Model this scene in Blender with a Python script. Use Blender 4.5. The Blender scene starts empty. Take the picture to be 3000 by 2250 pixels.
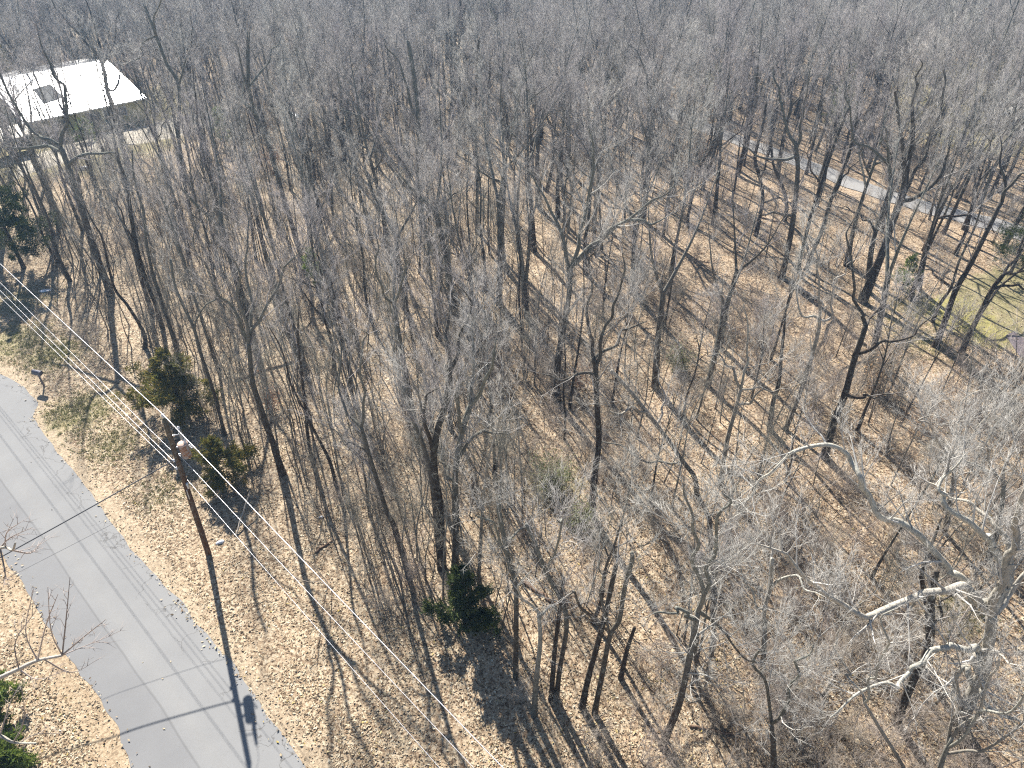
import bpy, math, random
import numpy as np
from mathutils import Vector, Matrix
from math import radians, sin, cos, tan, pi

SC = bpy.context.scene
RNG = np.random.default_rng(7)
random.seed(7)

# ------------------------------------------------------------------ camera, sky, sun, exposure
CAM_H, PITCH, FOC = 33.0, radians(38.7), 2080.0        # FOC in pixels of a 3000 wide picture
cam_d = bpy.data.cameras.new('camera')
cam_d.sensor_width = 36.0
cam_d.lens = FOC / 3000 * 36.0
cam_d.clip_end = 6000
cam = bpy.data.objects.new('camera', cam_d)
SC.collection.objects.link(cam)
cam.location = (0, 0, CAM_H)
cam.rotation_euler = (pi / 2 - PITCH, 0, 0)
SC.camera = cam

SUN_EL, SUN_AZ = radians(39.5), radians(-23.5)         # azimuth from +Y, clockwise positive
world = bpy.data.worlds.new('World')
SC.world = world
world.use_nodes = True
wn = world.node_tree.nodes
sky = wn.new('ShaderNodeTexSky')
sky.sky_type = 'NISHITA'
sky.sun_disc = False
sky.sun_elevation = SUN_EL
sky.sun_rotation = SUN_AZ % (2 * pi)
sky.air_density = 1.0
sky.dust_density = 0.6
wn['Background'].inputs[1].default_value = 0.05
world.node_tree.links.new(sky.outputs[0], wn['Background'].inputs[0])

sun_d = bpy.data.lights.new('sun', 'SUN')
sun_d.energy = 5.0
sun_d.angle = radians(0.53)
sun_d.color = (1.0, 0.945, 0.86)
sun = bpy.data.objects.new('sun', sun_d)
SC.collection.objects.link(sun)
to_sun = Vector((sin(SUN_AZ) * cos(SUN_EL), cos(SUN_AZ) * cos(SUN_EL), sin(SUN_EL)))
sun.rotation_euler = (-to_sun).to_track_quat('-Z', 'Y').to_euler()
sun.location = to_sun * 200

SC.view_settings.view_transform = 'Standard'
SC.view_settings.look = 'None'
SC.view_settings.gamma = 1.0
SC.view_settings.exposure = 1.35
SC.render.engine = 'CYCLES'
SC.cycles.max_bounces = 3
SC.cycles.diffuse_bounces = 1
SC.cycles.glossy_bounces = 1
SC.cycles.transmission_bounces = 2
SC.cycles.volume_bounces = 0
SC.cycles.transparent_max_bounces = 4
SC.cycles.use_denoising = False
SC.cycles.caustics_reflective = False
SC.cycles.caustics_refractive = False
SC.cycles.filter_width = 1.2

# ------------------------------------------------------------------ survey helpers (photo pixel -> place on the ground)
CP, SP = cos(PITCH), sin(PITCH)
def AT(u, v, Y):
    d = (v - 1125) * CP + FOC * SP
    f = FOC * CP - (v - 1125) * SP
    s = Y / f
    return np.array([(u - 1500) * s, Y, CAM_H - d * s])
def P(u, v, z=0.0):
    d = (v - 1125) * CP + FOC * SP
    f = FOC * CP - (v - 1125) * SP
    s = (CAM_H - z) / d
    return np.array([(u - 1500) * s, f * s, z])
def PIX(p):
    x, y, z = p
    dz = CAM_H - z
    zc = y * CP + dz * SP
    return 1500 + x / zc * FOC, 1125 + (dz * CP - y * SP) / zc * FOC

POLE = P(610, 1622)
LINE_DIR = np.array([0.72, -0.694])
def wood_side(x, y):
    """metres beyond the line of the wires, positive on the wooded side"""
    return (x - POLE[0]) * 0.694 + (y - POLE[1]) * 0.72
def gz(x, y):
    m = np.clip((wood_side(x, y) - 5) / 8, 0, 1)
    return m * (0.16 * np.sin(x * 0.21 + 0.7) * np.sin(y * 0.17) + 0.09 * np.sin(x * 0.5 + y * 0.37) + 0.05 * np.sin(1.1 * x - 0.8 * y))

# ------------------------------------------------------------------ mesh helpers
COL = SC.collection
class MB:
    def __init__(s): s.v, s.t, s.m, s.n = [], [], [], 0
    def add(s, v, t, mat=0):
        v = np.asarray(v, float).reshape(-1, 3); t = np.asarray(t, np.int64).reshape(-1, 3)
        s.v.append(v); s.t.append(t + s.n); s.m.append(np.full(len(t), mat)); s.n += len(v)
    def tris(s): return sum(len(t) for t in s.t)
    def mesh(s, name, mats, smooth=True):
        me = bpy.data.meshes.new(name)
        v = np.concatenate(s.v); t = np.concatenate(s.t)
        me.vertices.add(len(v)); me.vertices.foreach_set('co', v.astype(np.float32).ravel())
        me.loops.add(t.size); me.loops.foreach_set('vertex_index', t.astype(np.int32).ravel())
        me.polygons.add(len(t))
        me.polygons.foreach_set('loop_start', np.arange(0, t.size, 3, dtype=np.int32))
        me.polygons.foreach_set('use_smooth', np.full(len(t), bool(smooth)))
        for m in (mats if isinstance(mats, (list, tuple)) else [mats]): me.materials.append(m)
        mi = np.concatenate(s.m).astype(np.int32)
        if mi.any(): me.polygons.foreach_set('material_index', mi)
        me.update(calc_edges=True)
        return me

def link(name, data, parent=None, loc=None):
    o = bpy.data.objects.new(name, data)
    COL.objects.link(o)
    if parent: o.parent = parent
    if loc is not None: o.location = loc
    return o
def empty(name, loc=(0, 0, 0)):
    o = link(name, None, None, loc); o.empty_display_size = 0.3
    return o
def tag(o, label=None, cat=None, group=None, kind=None):
    if label: o['label'] = label
    if cat: o['category'] = cat
    if group: o['group'] = group
    if kind: o['kind'] = kind
    return o

def norm(v):
    v = np.asarray(v, float); return v / (np.linalg.norm(v) + 1e-12)
def ring_frames(pts):
    tg = np.gradient(pts, axis=0)
    tg /= np.linalg.norm(tg, axis=1)[:, None] + 1e-12
    ref = np.array([0, 0, 1.0]) if abs(tg[:, 2]).mean() < 0.8 else np.array([0, 1.0, 0])
    a = np.cross(tg, ref); a /= np.linalg.norm(a, axis=1)[:, None] + 1e-12
    b = np.cross(tg, a)
    return tg, a, b
def tube(mb, pts, rad, n=6, cap=True, mat=0, wob=0.0, rng=None):
    pts = np.asarray(pts, float); rad = np.asarray(rad, float)
    k = len(pts)
    tg, a, b = ring_frames(pts)
    th = np.arange(n) * 2 * pi / n
    c, s_ = np.cos(th), np.sin(th)
    r = rad[:, None] * np.ones(n)
    if wob and rng is not None:
        lobes = 1 + wob * np.sin(th[None, :] * 3 + rng.uniform(0, 6) + np.linspace(0, 2.5, k)[:, None]) + wob * rng.normal(0, 0.7, (k, n))
        r = r * lobes
    v = pts[:, None, :] + r[:, :, None] * (c[None, :, None] * a[:, None, :] + s_[None, :, None] * b[:, None, :])
    i = np.arange(k - 1)[:, None] * n; j = np.arange(n)[None, :]; j2 = (j + 1) % n
    q0, q1, q2, q3 = i + j, i + j2, i + n + j2, i + n + j
    t = np.concatenate([np.stack([q0, q1, q2], -1).reshape(-1, 3), np.stack([q0, q2, q3], -1).reshape(-1, 3)])
    v = v.reshape(-1, 3)
    if cap:
        v = np.concatenate([v, pts[-1:] + tg[-1:] * rad[-1] * 0.4])
        top = k * n
        jj = np.arange(n)
        t = np.concatenate([t, np.stack([(k - 1) * n + jj, (k - 1) * n + (jj + 1) % n, np.full(n, top)], -1)])
    mb.add(v, t, mat)
def spike(mb, p0, p1, r, mid=None, mat=0):
    """a twig: three sided, tapering to a point; bent at mid if given"""
    d = p1 - p0
    ref = np.array([0, 0, 1.0]) if abs(d[2]) < 0.8 * np.linalg.norm(d) else np.array([1.0, 0, 0])
    a = norm(np.cross(d, ref)); b = norm(np.cross(d, a))
    off = np.array([a, -0.5 * a + 0.866 * b, -0.5 * a - 0.866 * b])
    if mid is None:
        mb.add(np.vstack([p0 + off * r, p1]), [[0, 1, 3], [1, 2, 3], [2, 0, 3]], mat)
    else:
        mb.add(np.vstack([p0 + off * r, mid + off * r * 0.65, p1]),
               [[0, 1, 4], [0, 4, 3], [1, 2, 5], [1, 5, 4], [2, 0, 3], [2, 3, 5], [3, 4, 6], [4, 5, 6], [5, 3, 6]], mat)
def box(mb, c, s, rz=0.0, mat=0, tilt=None):
    c = np.asarray(c, float); h = np.asarray(s, float) / 2
    v = np.array([[x, y, z] for z in (-1, 1) for y in (-1, 1) for x in (-1, 1)], float) * h
    if tilt is not None: v = v @ np.array(tilt).T
    R = np.array([[cos(rz), -sin(rz), 0], [sin(rz), cos(rz), 0], [0, 0, 1]])
    v = v @ R.T + c
    mb.add(v, [[0, 2, 1], [1, 2, 3], [4, 5, 6], [5, 7, 6], [0, 1, 4], [1, 5, 4], [2, 6, 3], [3, 6, 7], [0, 4, 2], [2, 4, 6], [1, 3, 5], [3, 7, 5]], mat)
def prism(mb, poly, z0, z1, mat=0):
    """flat-topped slab from an outline that may be concave (fan strips by ear clipping through mathutils)"""
    from mathutils.geometry import tessellate_polygon
    n = len(poly)
    zz0 = np.full(n, z0); zz1 = np.full(n, z1)
    top = np.column_stack([np.asarray(poly, float)[:, :2], zz1]); bot = np.column_stack([np.asarray(poly, float)[:, :2], zz0])
    tr = np.array([tuple(t) for t in tessellate_polygon([[Vector((p[0], p[1], 0)) for p in poly]])])
    a = top[tr]; nrm = np.cross(a[:, 1] - a[:, 0], a[:, 2] - a[:, 0])[:, 2]
    tr[nrm < 0] = tr[nrm < 0][:, ::-1]
    i = np.arange(n); j = (i + 1) % n
    side = np.concatenate([np.stack([i, j, n + j], -1), np.stack([i, n + j, n + i], -1)])
    mb.add(np.vstack([bot, top]), np.concatenate([tr + n, side]), mat)

# ------------------------------------------------------------------ materials
def mat(name):
    m = bpy.data.materials.new(name); m.use_nodes = True
    nt = m.node_tree; b = nt.nodes['Principled BSDF']
    return m, nt, b
def N(nt, t, **kw):
    n = nt.nodes.new(t)
    for k, v in kw.items(): setattr(n, k, v)
    return n
def ramp(nt, fac, stops, interp='LINEAR'):
    r = N(nt, 'ShaderNodeValToRGB'); r.color_ramp.interpolation = interp
    e = r.color_ramp.elements
    while len(e) > len(stops): e.remove(e[-1])
    while len(e) < len(stops): e.new(0.5)
    for el, (p, c) in zip(e, stops):
        el.position = p; el.color = (*c, 1) if len(c) == 3 else c
    if fac is not None: nt.links.new(fac, r.inputs[0])
    return r.outputs[0]
def noise(nt, scale, detail=3.0, rough=0.6, vec=None, dim='3D'):
    n = N(nt, 'ShaderNodeTexNoise'); n.inputs['Scale'].default_value = scale
    n.inputs['Detail'].default_value = detail; n.inputs['Roughness'].default_value = rough
    if vec is not None: nt.links.new(vec, n.inputs['Vector'])
    return n.outputs[0]
def mix(nt, fac, a, b, blend='MIX'):
    m = N(nt, 'ShaderNodeMix'); m.data_type = 'RGBA'; m.blend_type = blend
    for s, v in ((m.inputs[0], fac), (m.inputs[6], a), (m.inputs[7], b)):
        if hasattr(v, 'is_output'): nt.links.new(v, s)
        elif isinstance(v, (int, float)): s.default_value = v
        else: s.default_value = (*v, 1)
    return m.outputs[2]
def math_(nt, op, a, b=None, clamp=False):
    m = N(nt, 'ShaderNodeMath', operation=op); m.use_clamp = clamp
    for s, v in ((m.inputs[0], a), (m.inputs[1], b)):
        if v is None: continue
        if hasattr(v, 'is_output'): nt.links.new(v, s)
        else: s.default_value = v
    return m.outputs[0]
def wpos(nt):
    return N(nt, 'ShaderNodeNewGeometry').outputs['Position']
def scaled(nt, vec, s):
    m = N(nt, 'ShaderNodeMapping'); m.inputs['Scale'].default_value = s
    nt.links.new(vec, m.inputs['Vector']); return m.outputs[0]
def bump(nt, b, h, strength, dist):
    n = N(nt, 'ShaderNodeBump'); n.inputs['Strength'].default_value = strength; n.inputs['Distance'].default_value = dist
    nt.links.new(h, n.inputs['Height']); nt.links.new(n.outputs[0], b.inputs['Normal'])
def simple(name, col, rough=0.7, metal=0.0, var=0.12, scale=6.0, spec=0.3, bmp=0.0):
    m, nt, b = mat(name)
    n = noise(nt, scale, 4, 0.6, wpos(nt))
    c = np.array(col)
    nt.links.new(ramp(nt, n, [(0.3, tuple(c * (1 - var))), (0.7, tuple(np.minimum(c * (1 + var), 1)))]), b.inputs['Base Color'])
    b.inputs['Roughness'].default_value = rough; b.inputs['Metallic'].default_value = metal
    b.inputs['Specular IOR Level'].default_value = spec
    if bmp: bump(nt, b, n, bmp, 0.02)
    return m

def bark_mat(name, low, high, z0, z1):
    """bark: brown and rough near the foot, paler and lichen grey higher up"""
    m, nt, b = mat(name)
    pos = wpos(nt)
    st = scaled(nt, pos, (1, 1, 0.18))
    f1 = noise(nt, 14, 5, 0.7, st); f2 = noise(nt, 2.2, 4, 0.6, pos)
    sep = N(nt, 'ShaderNodeSeparateXYZ'); nt.links.new(pos, sep.inputs[0])
    mr = N(nt, 'ShaderNodeMapRange'); mr.inputs[1].default_value = z0; mr.inputs[2].default_value = z1
    nt.links.new(math_(nt, 'ADD', sep.outputs[2], math_(nt, 'MULTIPLY', f2, 5.0)), mr.inputs[0])
    base = mix(nt, mr.outputs[0], low, high)
    oi = N(nt, 'ShaderNodeObjectInfo')
    tint = ramp(nt, oi.outputs['Random'], [(0.0, (0.82, 0.78, 0.72)), (0.4, (1, 0.97, 0.93)), (0.7, (0.9, 0.93, 0.9)), (1.0, (1.1, 1.05, 1.03))])
    base = mix(nt, 1.0, base, tint, 'MULTIPLY')
    base = mix(nt, math_(nt, 'MULTIPLY', ramp(nt, noise(nt, 5, 5, 0.7, pos), [(0.52, (0, 0, 0)), (0.66, (1, 1, 1))]), 0.55), base, (0.42, 0.44, 0.39))
    col = mix(nt, 1.0, base, ramp(nt, f1, [(0.3, (0.45, 0.43, 0.4)), (0.7, (1.15, 1.13, 1.1))]), 'MULTIPLY')
    nt.links.new(col, b.inputs['Base Color'])
    b.inputs['Roughness'].default_value = 0.9; b.inputs['Specular IOR Level'].default_value = 0.15
    bump(nt, b, f1, 0.9, 0.03)
    return m
M_BARK = bark_mat('bark_brown', (0.10, 0.078, 0.062), (0.225, 0.235, 0.22), 6, 15)
M_BARKP = bark_mat('bark_pale', (0.17, 0.155, 0.135), (0.5, 0.49, 0.46), 4, 12)
M_BARKS = bark_mat('bark_sapling', (0.15, 0.125, 0.105), (0.34, 0.335, 0.31), 2, 8)
M_BARKO = bark_mat('bark_oak', (0.17, 0.155, 0.135), (0.58, 0.57, 0.535), 2, 8)
M_BARKD = bark_mat('bark_dark', (0.07, 0.052, 0.042), (0.155, 0.15, 0.14), 9, 20)

def twig_mat(name, cols):
    m, nt, b = mat(name)
    oi = N(nt, 'ShaderNodeObjectInfo'); g = N(nt, 'ShaderNodeNewGeometry')
    a = ramp(nt, oi.outputs['Random'], [(i / (len(cols) - 1), c) for i, c in enumerate(cols)])
    r = ramp(nt, g.outputs['Random Per Island'], [(0, (0.6, 0.58, 0.56)), (0.5, (1, 1, 1)), (1, (1.35, 1.33, 1.3))])
    nt.links.new(mix(nt, 1.0, a, r, 'MULTIPLY'), b.inputs['Base Color'])
    b.inputs['Roughness'].default_value = 0.7; b.inputs['Specular IOR Level'].default_value = 0.3
    return m
M_TWIG = twig_mat('twig_grey', [(0.40, 0.38, 0.355), (0.33, 0.305, 0.30), (0.43, 0.425, 0.395), (0.36, 0.33, 0.335), (0.46, 0.45, 0.425)])
M_TWIGP = twig_mat('twig_pale', [(0.43, 0.415, 0.385), (0.49, 0.475, 0.445)])
M_BRUSH = twig_mat('brush_twig', [(0.38, 0.335, 0.28), (0.33, 0.28, 0.255), (0.40, 0.365, 0.30)])

def leaf_mat(name, stops, trans=0.25, rough=0.6):
    m, nt, b = mat(name)
    g = N(nt, 'ShaderNodeNewGeometry')
    c = ramp(nt, g.outputs['Random Per Island'], stops)
    nt.links.new(c, b.inputs['Base Color'])
    b.inputs['Roughness'].default_value = rough; b.inputs['Specular IOR Level'].default_value = 0.3
    if trans:
        t = N(nt, 'ShaderNodeBsdfTranslucent'); nt.links.new(c, t.inputs[0])
        ms = N(nt, 'ShaderNodeMixShader'); ms.inputs[0].default_value = trans
        nt.links.new(b.outputs[0], ms.inputs[1]); nt.links.new(t.outputs[0], ms.inputs[2])
        nt.links.new(ms.outputs[0], nt.nodes['Material Output'].inputs[0])
    return m
M_LEAF = leaf_mat('dead_leaf', [(0, (0.17, 0.11, 0.062)), (0.15, (0.31, 0.22, 0.135)), (0.4, (0.44, 0.34, 0.225)), (0.65, (0.53, 0.435, 0.295)), (0.85, (0.6, 0.515, 0.375)), (0.96, (0.7, 0.63, 0.49)), (1, (0.48, 0.36, 0.09))], 0.2)
M_RUSSET = leaf_mat('russet_leaf', [(0, (0.24, 0.10, 0.06)), (0.5, (0.40, 0.20, 0.12)), (1, (0.46, 0.28, 0.17))], 0.35)
M_TANLEAF = leaf_mat('tan_leaf', [(0, (0.34, 0.22, 0.13)), (0.5, (0.48, 0.33, 0.2)), (1, (0.55, 0.42, 0.27))], 0.35)
M_CEDAR = leaf_mat('cedar_spray', [(0, (0.06, 0.075, 0.016)), (0.35, (0.12, 0.135, 0.03)), (0.7, (0.23, 0.2, 0.045)), (1, (0.34, 0.24, 0.055))], 0.4)
M_CEDARG = leaf_mat('green_spray', [(0, (0.055, 0.09, 0.02)), (0.5, (0.12, 0.18, 0.036)), (1, (0.24, 0.28, 0.065))], 0.4)
M_CEDARK = leaf_mat('dark_spray', [(0, (0.025, 0.042, 0.014)), (0.5, (0.055, 0.08, 0.022)), (1, (0.12, 0.14, 0.035))], 0.3)
M_FRESH = leaf_mat('fresh_leaf', [(0, (0.17, 0.20, 0.08)), (0.5, (0.26, 0.29, 0.13)), (1, (0.36, 0.37, 0.2))], 0.4)
M_GRASS = leaf_mat('grass_blade', [(0, (0.10, 0.12, 0.035)), (0.5, (0.2, 0.21, 0.07)), (1, (0.38, 0.34, 0.17))], 0.3)

def ground_mat():
    m, nt, b = mat('leaf_litter')
    pos = wpos(nt)
    warp = N(nt, 'ShaderNodeVectorMath', operation='ADD')
    nz = N(nt, 'ShaderNodeTexNoise'); nz.inputs['Scale'].default_value = 7.0; nz.inputs['Detail'].default_value = 2
    nt.links.new(pos, nz.inputs['Vector'])
    sc = N(nt, 'ShaderNodeVectorMath', operation='SCALE'); sc.inputs['Scale'].default_value = 0.16
    nt.links.new(nz.outputs['Color'], sc.inputs[0])
    nt.links.new(pos, warp.inputs[0]); nt.links.new(sc.outputs[0], warp.inputs[1])
    def vor(s):
        v = N(nt, 'ShaderNodeTexVoronoi'); v.inputs['Scale'].default_value = s
        nt.links.new(warp.outputs[0], v.inputs['Vector']); return v
    v1 = vor(8.5); v2 = vor(15.0)
    s1 = N(nt, 'ShaderNodeSeparateColor'); nt.links.new(v1.outputs['Color'], s1.inputs[0])
    s2 = N(nt, 'ShaderNodeSeparateColor'); nt.links.new(v2.outputs['Color'], s2.inputs[0])
    pick = math_(nt, 'ADD', math_(nt, 'MULTIPLY', s1.outputs[0], 0.6), math_(nt, 'MULTIPLY', s2.outputs[1], 0.4))
    litter = ramp(nt, pick, [(0.12, (0.08, 0.052, 0.03)), (0.28, (0.23, 0.16, 0.1)), (0.43, (0.38, 0.285, 0.19)), (0.62, (0.47, 0.38, 0.26)), (0.85, (0.58, 0.495, 0.37))])
    big = noise(nt, 0.09, 4, 0.65, pos)
    mid = noise(nt, 0.7, 4, 0.7, pos)
    sep = N(nt, 'ShaderNodeSeparateXYZ'); nt.links.new(pos, sep.inputs[0])
    # oak litter towards the right-hand wood is redder than the bleached litter by the road
    mr = N(nt, 'ShaderNodeMapRange'); mr.inputs[1].default_value = -12; mr.inputs[2].default_value = 16
    nt.links.new(math_(nt, 'ADD', sep.outputs[0], math_(nt, 'MULTIPLY', math_(nt, 'SUBTRACT', big, 0.5), 40)), mr.inputs[0])
    tint = mix(nt, mr.outputs[0], (0.97, 0.96, 0.95), (0.94, 0.895, 0.87))
    litter = mix(nt, 1.0, litter, tint, 'MULTIPLY')
    litter = mix(nt, 1.0, litter, ramp(nt, mid, [(0.25, (0.66, 0.62, 0.6)), (0.5, (0.98, 0.98, 0.98)), (0.75, (1.14, 1.13, 1.11))]), 'MULTIPLY')
    soil = ramp(nt, math_(nt, 'ADD', math_(nt, 'MULTIPLY', noise(nt, 0.28, 5, 0.7, pos), 0.6), math_(nt, 'MULTIPLY', noise(nt, 2.6, 4, 0.7, pos), 0.4)), [(0.36, (1, 1, 1)), (0.47, (0, 0, 0))])
    litter = mix(nt, math_(nt, 'MULTIPLY', soil, 0.5), litter, ramp(nt, pick, [(0.2, (0.09, 0.062, 0.038)), (0.8, (0.25, 0.185, 0.12))]))
    def att(nm):
        a = N(nt, 'ShaderNodeAttribute'); a.attribute_name = nm; return a.outputs['Fac']
    fine = noise(nt, 26, 4, 0.75, pos)
    edge = math_(nt, 'MULTIPLY', math_(nt, 'SUBTRACT', noise(nt, 1.3, 5, 0.7, pos), 0.5), 1.3)
    edgef = math_(nt, 'MULTIPLY', math_(nt, 'SUBTRACT', noise(nt, 6, 4, 0.75, pos), 0.5), 1.6)
    def mask(nm, lo=0.4, hi=0.62):
        r = N(nt, 'ShaderNodeMapRange'); r.inputs[1].default_value = lo; r.inputs[2].default_value = hi
        a = att(nm)
        gate = math_(nt, 'MULTIPLY', math_(nt, 'ADD', edge, edgef), math_(nt, 'MULTIPLY', a, math_(nt, 'SUBTRACT', 1.25, a)))
        nt.links.new(math_(nt, 'ADD', a, math_(nt, 'MULTIPLY', gate, 2.2)), r.inputs[0]); return r.outputs[0]
    verge = ramp(nt, fine, [(0.3, (0.27, 0.2, 0.125)), (0.5, (0.43, 0.345, 0.24)), (0.72, (0.56, 0.475, 0.36))])
    needles = ramp(nt, fine, [(0.3, (0.29, 0.205, 0.125)), (0.55, (0.43, 0.33, 0.215)), (0.75, (0.55, 0.45, 0.33))])
    grass = ramp(nt, fine, [(0.3, (0.09, 0.1, 0.03)), (0.5, (0.21, 0.215, 0.075)), (0.72, (0.42, 0.385, 0.2))])
    lawn = ramp(nt, math_(nt, 'ADD', math_(nt, 'MULTIPLY', fine, 0.5), math_(nt, 'MULTIPLY', noise(nt, 0.5, 3, 0.6, pos), 0.5)), [(0.32, (0.11, 0.1, 0.05)), (0.46, (0.23, 0.205, 0.1)), (0.56, (0.32, 0.27, 0.15)), (0.7, (0.42, 0.36, 0.24))])
    drive = ramp(nt, fine, [(0.3, (0.4, 0.36, 0.29)), (0.7, (0.58, 0.53, 0.44))])
    verge = mix(nt, 0.4, verge, litter); needles = mix(nt, 0.4, needles, litter)
    col = mix(nt, mask('verge'), litter, verge)
    col = mix(nt, math_(nt, 'MULTIPLY', mask('needles'), 0.85), col, needles)
    col = mix(nt, math_(nt, 'MULTIPLY', mask('grass', 0.5, 0.9), 0.5), col, grass)
    col = mix(nt, mask('lawn'), col, lawn)
    col = mix(nt, math_(nt, 'MULTIPLY', mask('moss'), 0.85), col, ramp(nt, fine, [(0.3, (0.19, 0.175, 0.05)), (0.6, (0.39, 0.35, 0.12))]))
    col = mix(nt, mask('drive'), col, drive)
    nt.links.new(col, b.inputs['Base Color'])
    b.inputs['Roughness'].default_value = 0.85; b.inputs['Specular IOR Level'].default_value = 0.25
    h = math_(nt, 'ADD', math_(nt, 'MULTIPLY', pick, 0.7), math_(nt, 'MULTIPLY', fine, 0.5))
    bump(nt, b, h, 0.9, 0.05)
    return m
M_GROUND = ground_mat()

def asphalt_mat(name, base, seam=True):
    m, nt, b = mat(name)
    pos = wpos(nt)
    f = noise(nt, 60, 3, 0.8, pos); l = noise(nt, 0.35, 4, 0.6, pos)
    base = np.array(base)
    c = ramp(nt, f, [(0.3, tuple(base * 0.84)), (0.5, tuple(base)), (0.72, tuple(base * 1.2))])
    c = mix(nt, 1.0, c, ramp(nt, l, [(0.3, (0.93, 0.93, 0.93)), (0.7, (1.06, 1.06, 1.05))]), 'MULTIPLY')
    if seam:
        at = N(nt, 'ShaderNodeAttribute'); at.attribute_name = 'across'
        w = noise(nt, 0.9, 4, 0.6, pos)
        a = math_(nt, 'ADD', at.outputs['Fac'], math_(nt, 'MULTIPLY', math_(nt, 'SUBTRACT', w, 0.5), 0.008))
        # two passes of the paver: the left-hand mat is a little darker, with a rubbed joint
        c = mix(nt, ramp(nt, a, [(0.37, (1, 1, 1)), (0.382, (0, 0, 0))]), c, mix(nt, 1.0, c, (0.9, 0.9, 0.91), 'MULTIPLY'))
        c = mix(nt, ramp(nt, a, [(0.364, (0, 0, 0)), (0.374, (0.8, 0.8, 0.8)), (0.38, (0.7, 0.7, 0.7)), (0.39, (0, 0, 0))]), c, mix(nt, 1.0, c, (0.72, 0.72, 0.72), 'MULTIPLY'))
        # wheel tracks worn a shade paler / browner
        c = mix(nt, ramp(nt, a, [(0.42, (0, 0, 0)), (0.5, (0.6, 0.6, 0.6)), (0.58, (0, 0, 0))]), c, mix(nt, 1.0, c, (1.05, 1.04, 1.02), 'MULTIPLY'))
        # cracks along the edge
        v = N(nt, 'ShaderNodeTexVoronoi', feature='DISTANCE_TO_EDGE'); v.inputs['Scale'].default_value = 0.42
        wv = N(nt, 'ShaderNodeVectorMath', operation='ADD')
        nz = N(nt, 'ShaderNodeTexNoise'); nz.inputs['Scale'].default_value = 1.6; nz.inputs['Detail'].default_value = 5
        nt.links.new(pos, nz.inputs['Vector'])
        nt.links.new(scaled(nt, pos, (1, 1, 0)), wv.inputs[0]); nt.links.new(nz.outputs['Color'], wv.inputs[1])
        nt.links.new(wv.outputs[0], v.inputs['Vector'])
        crack = ramp(nt, v.outputs['Distance'], [(0.0, (1, 1, 1)), (0.012, (0, 0, 0))])
        gate = ramp(nt, math_(nt, 'ADD', a, math_(nt, 'MULTIPLY', noise(nt, 0.5, 3, 0.6, pos), 0.35)), [(0.93, (0, 0, 0)), (1.0, (0.75, 0.75, 0.75))])
        cr = N(nt, 'ShaderNodeMix'); cr.data_type = 'RGBA'; cr.blend_type = 'MULTIPLY'
        c = mix(nt, mix(nt, 1.0, crack, gate, 'MULTIPLY'), c, (0.09, 0.085, 0.08))
    nt.links.new(c, b.inputs['Base Color'])
    b.inputs['Roughness'].default_value = 0.9; b.inputs['Specular IOR Level'].default_value = 0.2
    bump(nt, b, f, 0.35, 0.01)
    return m
M_ROAD = asphalt_mat('aged_asphalt', (0.225, 0.226, 0.228))
M_LANE = asphalt_mat('far_asphalt', (0.27, 0.265, 0.26), False)
M_POLE = bark_mat('pole_wood', (0.15, 0.085, 0.05), (0.17, 0.165, 0.12), 8.2, 14.0)
M_WIRE = simple('aluminium_wire', (0.7, 0.7, 0.73), 0.35, 0.35, 0.03)
M_CABLE = simple('dark_cable', (0.10, 0.10, 0.105), 0.5, 0.0, 0.1)
M_PORC = simple('porcelain', (0.80, 0.81, 0.84), 0.15, 0.0, 0.03, spec=0.6)
M_RUST, _nt, _b = mat('rusty_can')
_nt.links.new(ramp(_nt, noise(_nt, 4.5, 5, 0.7, wpos(_nt)), [(0.36, (0.2, 0.085, 0.045)), (0.48, (0.36, 0.19, 0.11)), (0.56, (0.36, 0.33, 0.31)), (0.7, (0.5, 0.5, 0.5))]), _b.inputs['Base Color'])
_b.inputs['Roughness'].default_value = 0.6
M_RUSTLID = simple('faded_lid', (0.62, 0.44, 0.36), 0.6, 0.0, 0.15, 9)
M_GREY = simple('grey_metal', (0.34, 0.37, 0.40), 0.4, 0.5, 0.12)
M_STEEL = simple('galvanised', (0.55, 0.57, 0.6), 0.35, 0.8, 0.1)
M_MAIL = simple('mailbox_paint', (0.10, 0.10, 0.13), 0.4, 0.2, 0.15)
M_POST = simple('weathered_post', (0.20, 0.17, 0.17), 0.85, 0, 0.25, 14)
M_ROOF = simple('white_metal_roof', (0.80, 0.81, 0.82), 0.28, 0.35, 0.02, 1.5, spec=0.6)
M_ROOF2 = simple('pale_ribbed_roof', (0.66, 0.63, 0.56), 0.5, 0.1, 0.08, 2)
M_WALL = simple('olive_siding', (0.62, 0.57, 0.34), 0.8, 0, 0.08, 2)
M_WALL2 = simple('cream_wall', (0.58, 0.53, 0.44), 0.8, 0, 0.06, 2)
M_TRIM = simple('white_trim', (0.75, 0.75, 0.73), 0.5, 0, 0.03)
M_GLASS = simple('window_glass', (0.03, 0.035, 0.04), 0.08, 0, 0.1, spec=0.8)
M_PATCH = simple('dark_roof_patch', (0.055, 0.06, 0.065), 0.8, 0, 0.5, 5)
M_PLASTIC = simple('white_plastic', (0.82, 0.85, 0.9), 0.35, 0, 0.04, 8, bmp=0.3)
M_LOG = simple('rotten_log', (0.17, 0.11, 0.075), 0.9, 0, 0.35, 7, bmp=0.5)
M_PALELOG = simple('bleached_log', (0.36, 0.32, 0.27), 0.85, 0, 0.25, 9, bmp=0.5)
M_PATIO = simple('mauve_paving', (0.15, 0.125, 0.135), 0.75, 0, 0.1, 8)
M_BRICKC = simple('clay_roof', (0.46, 0.31, 0.26), 0.8, 0, 0.15, 6)

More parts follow.
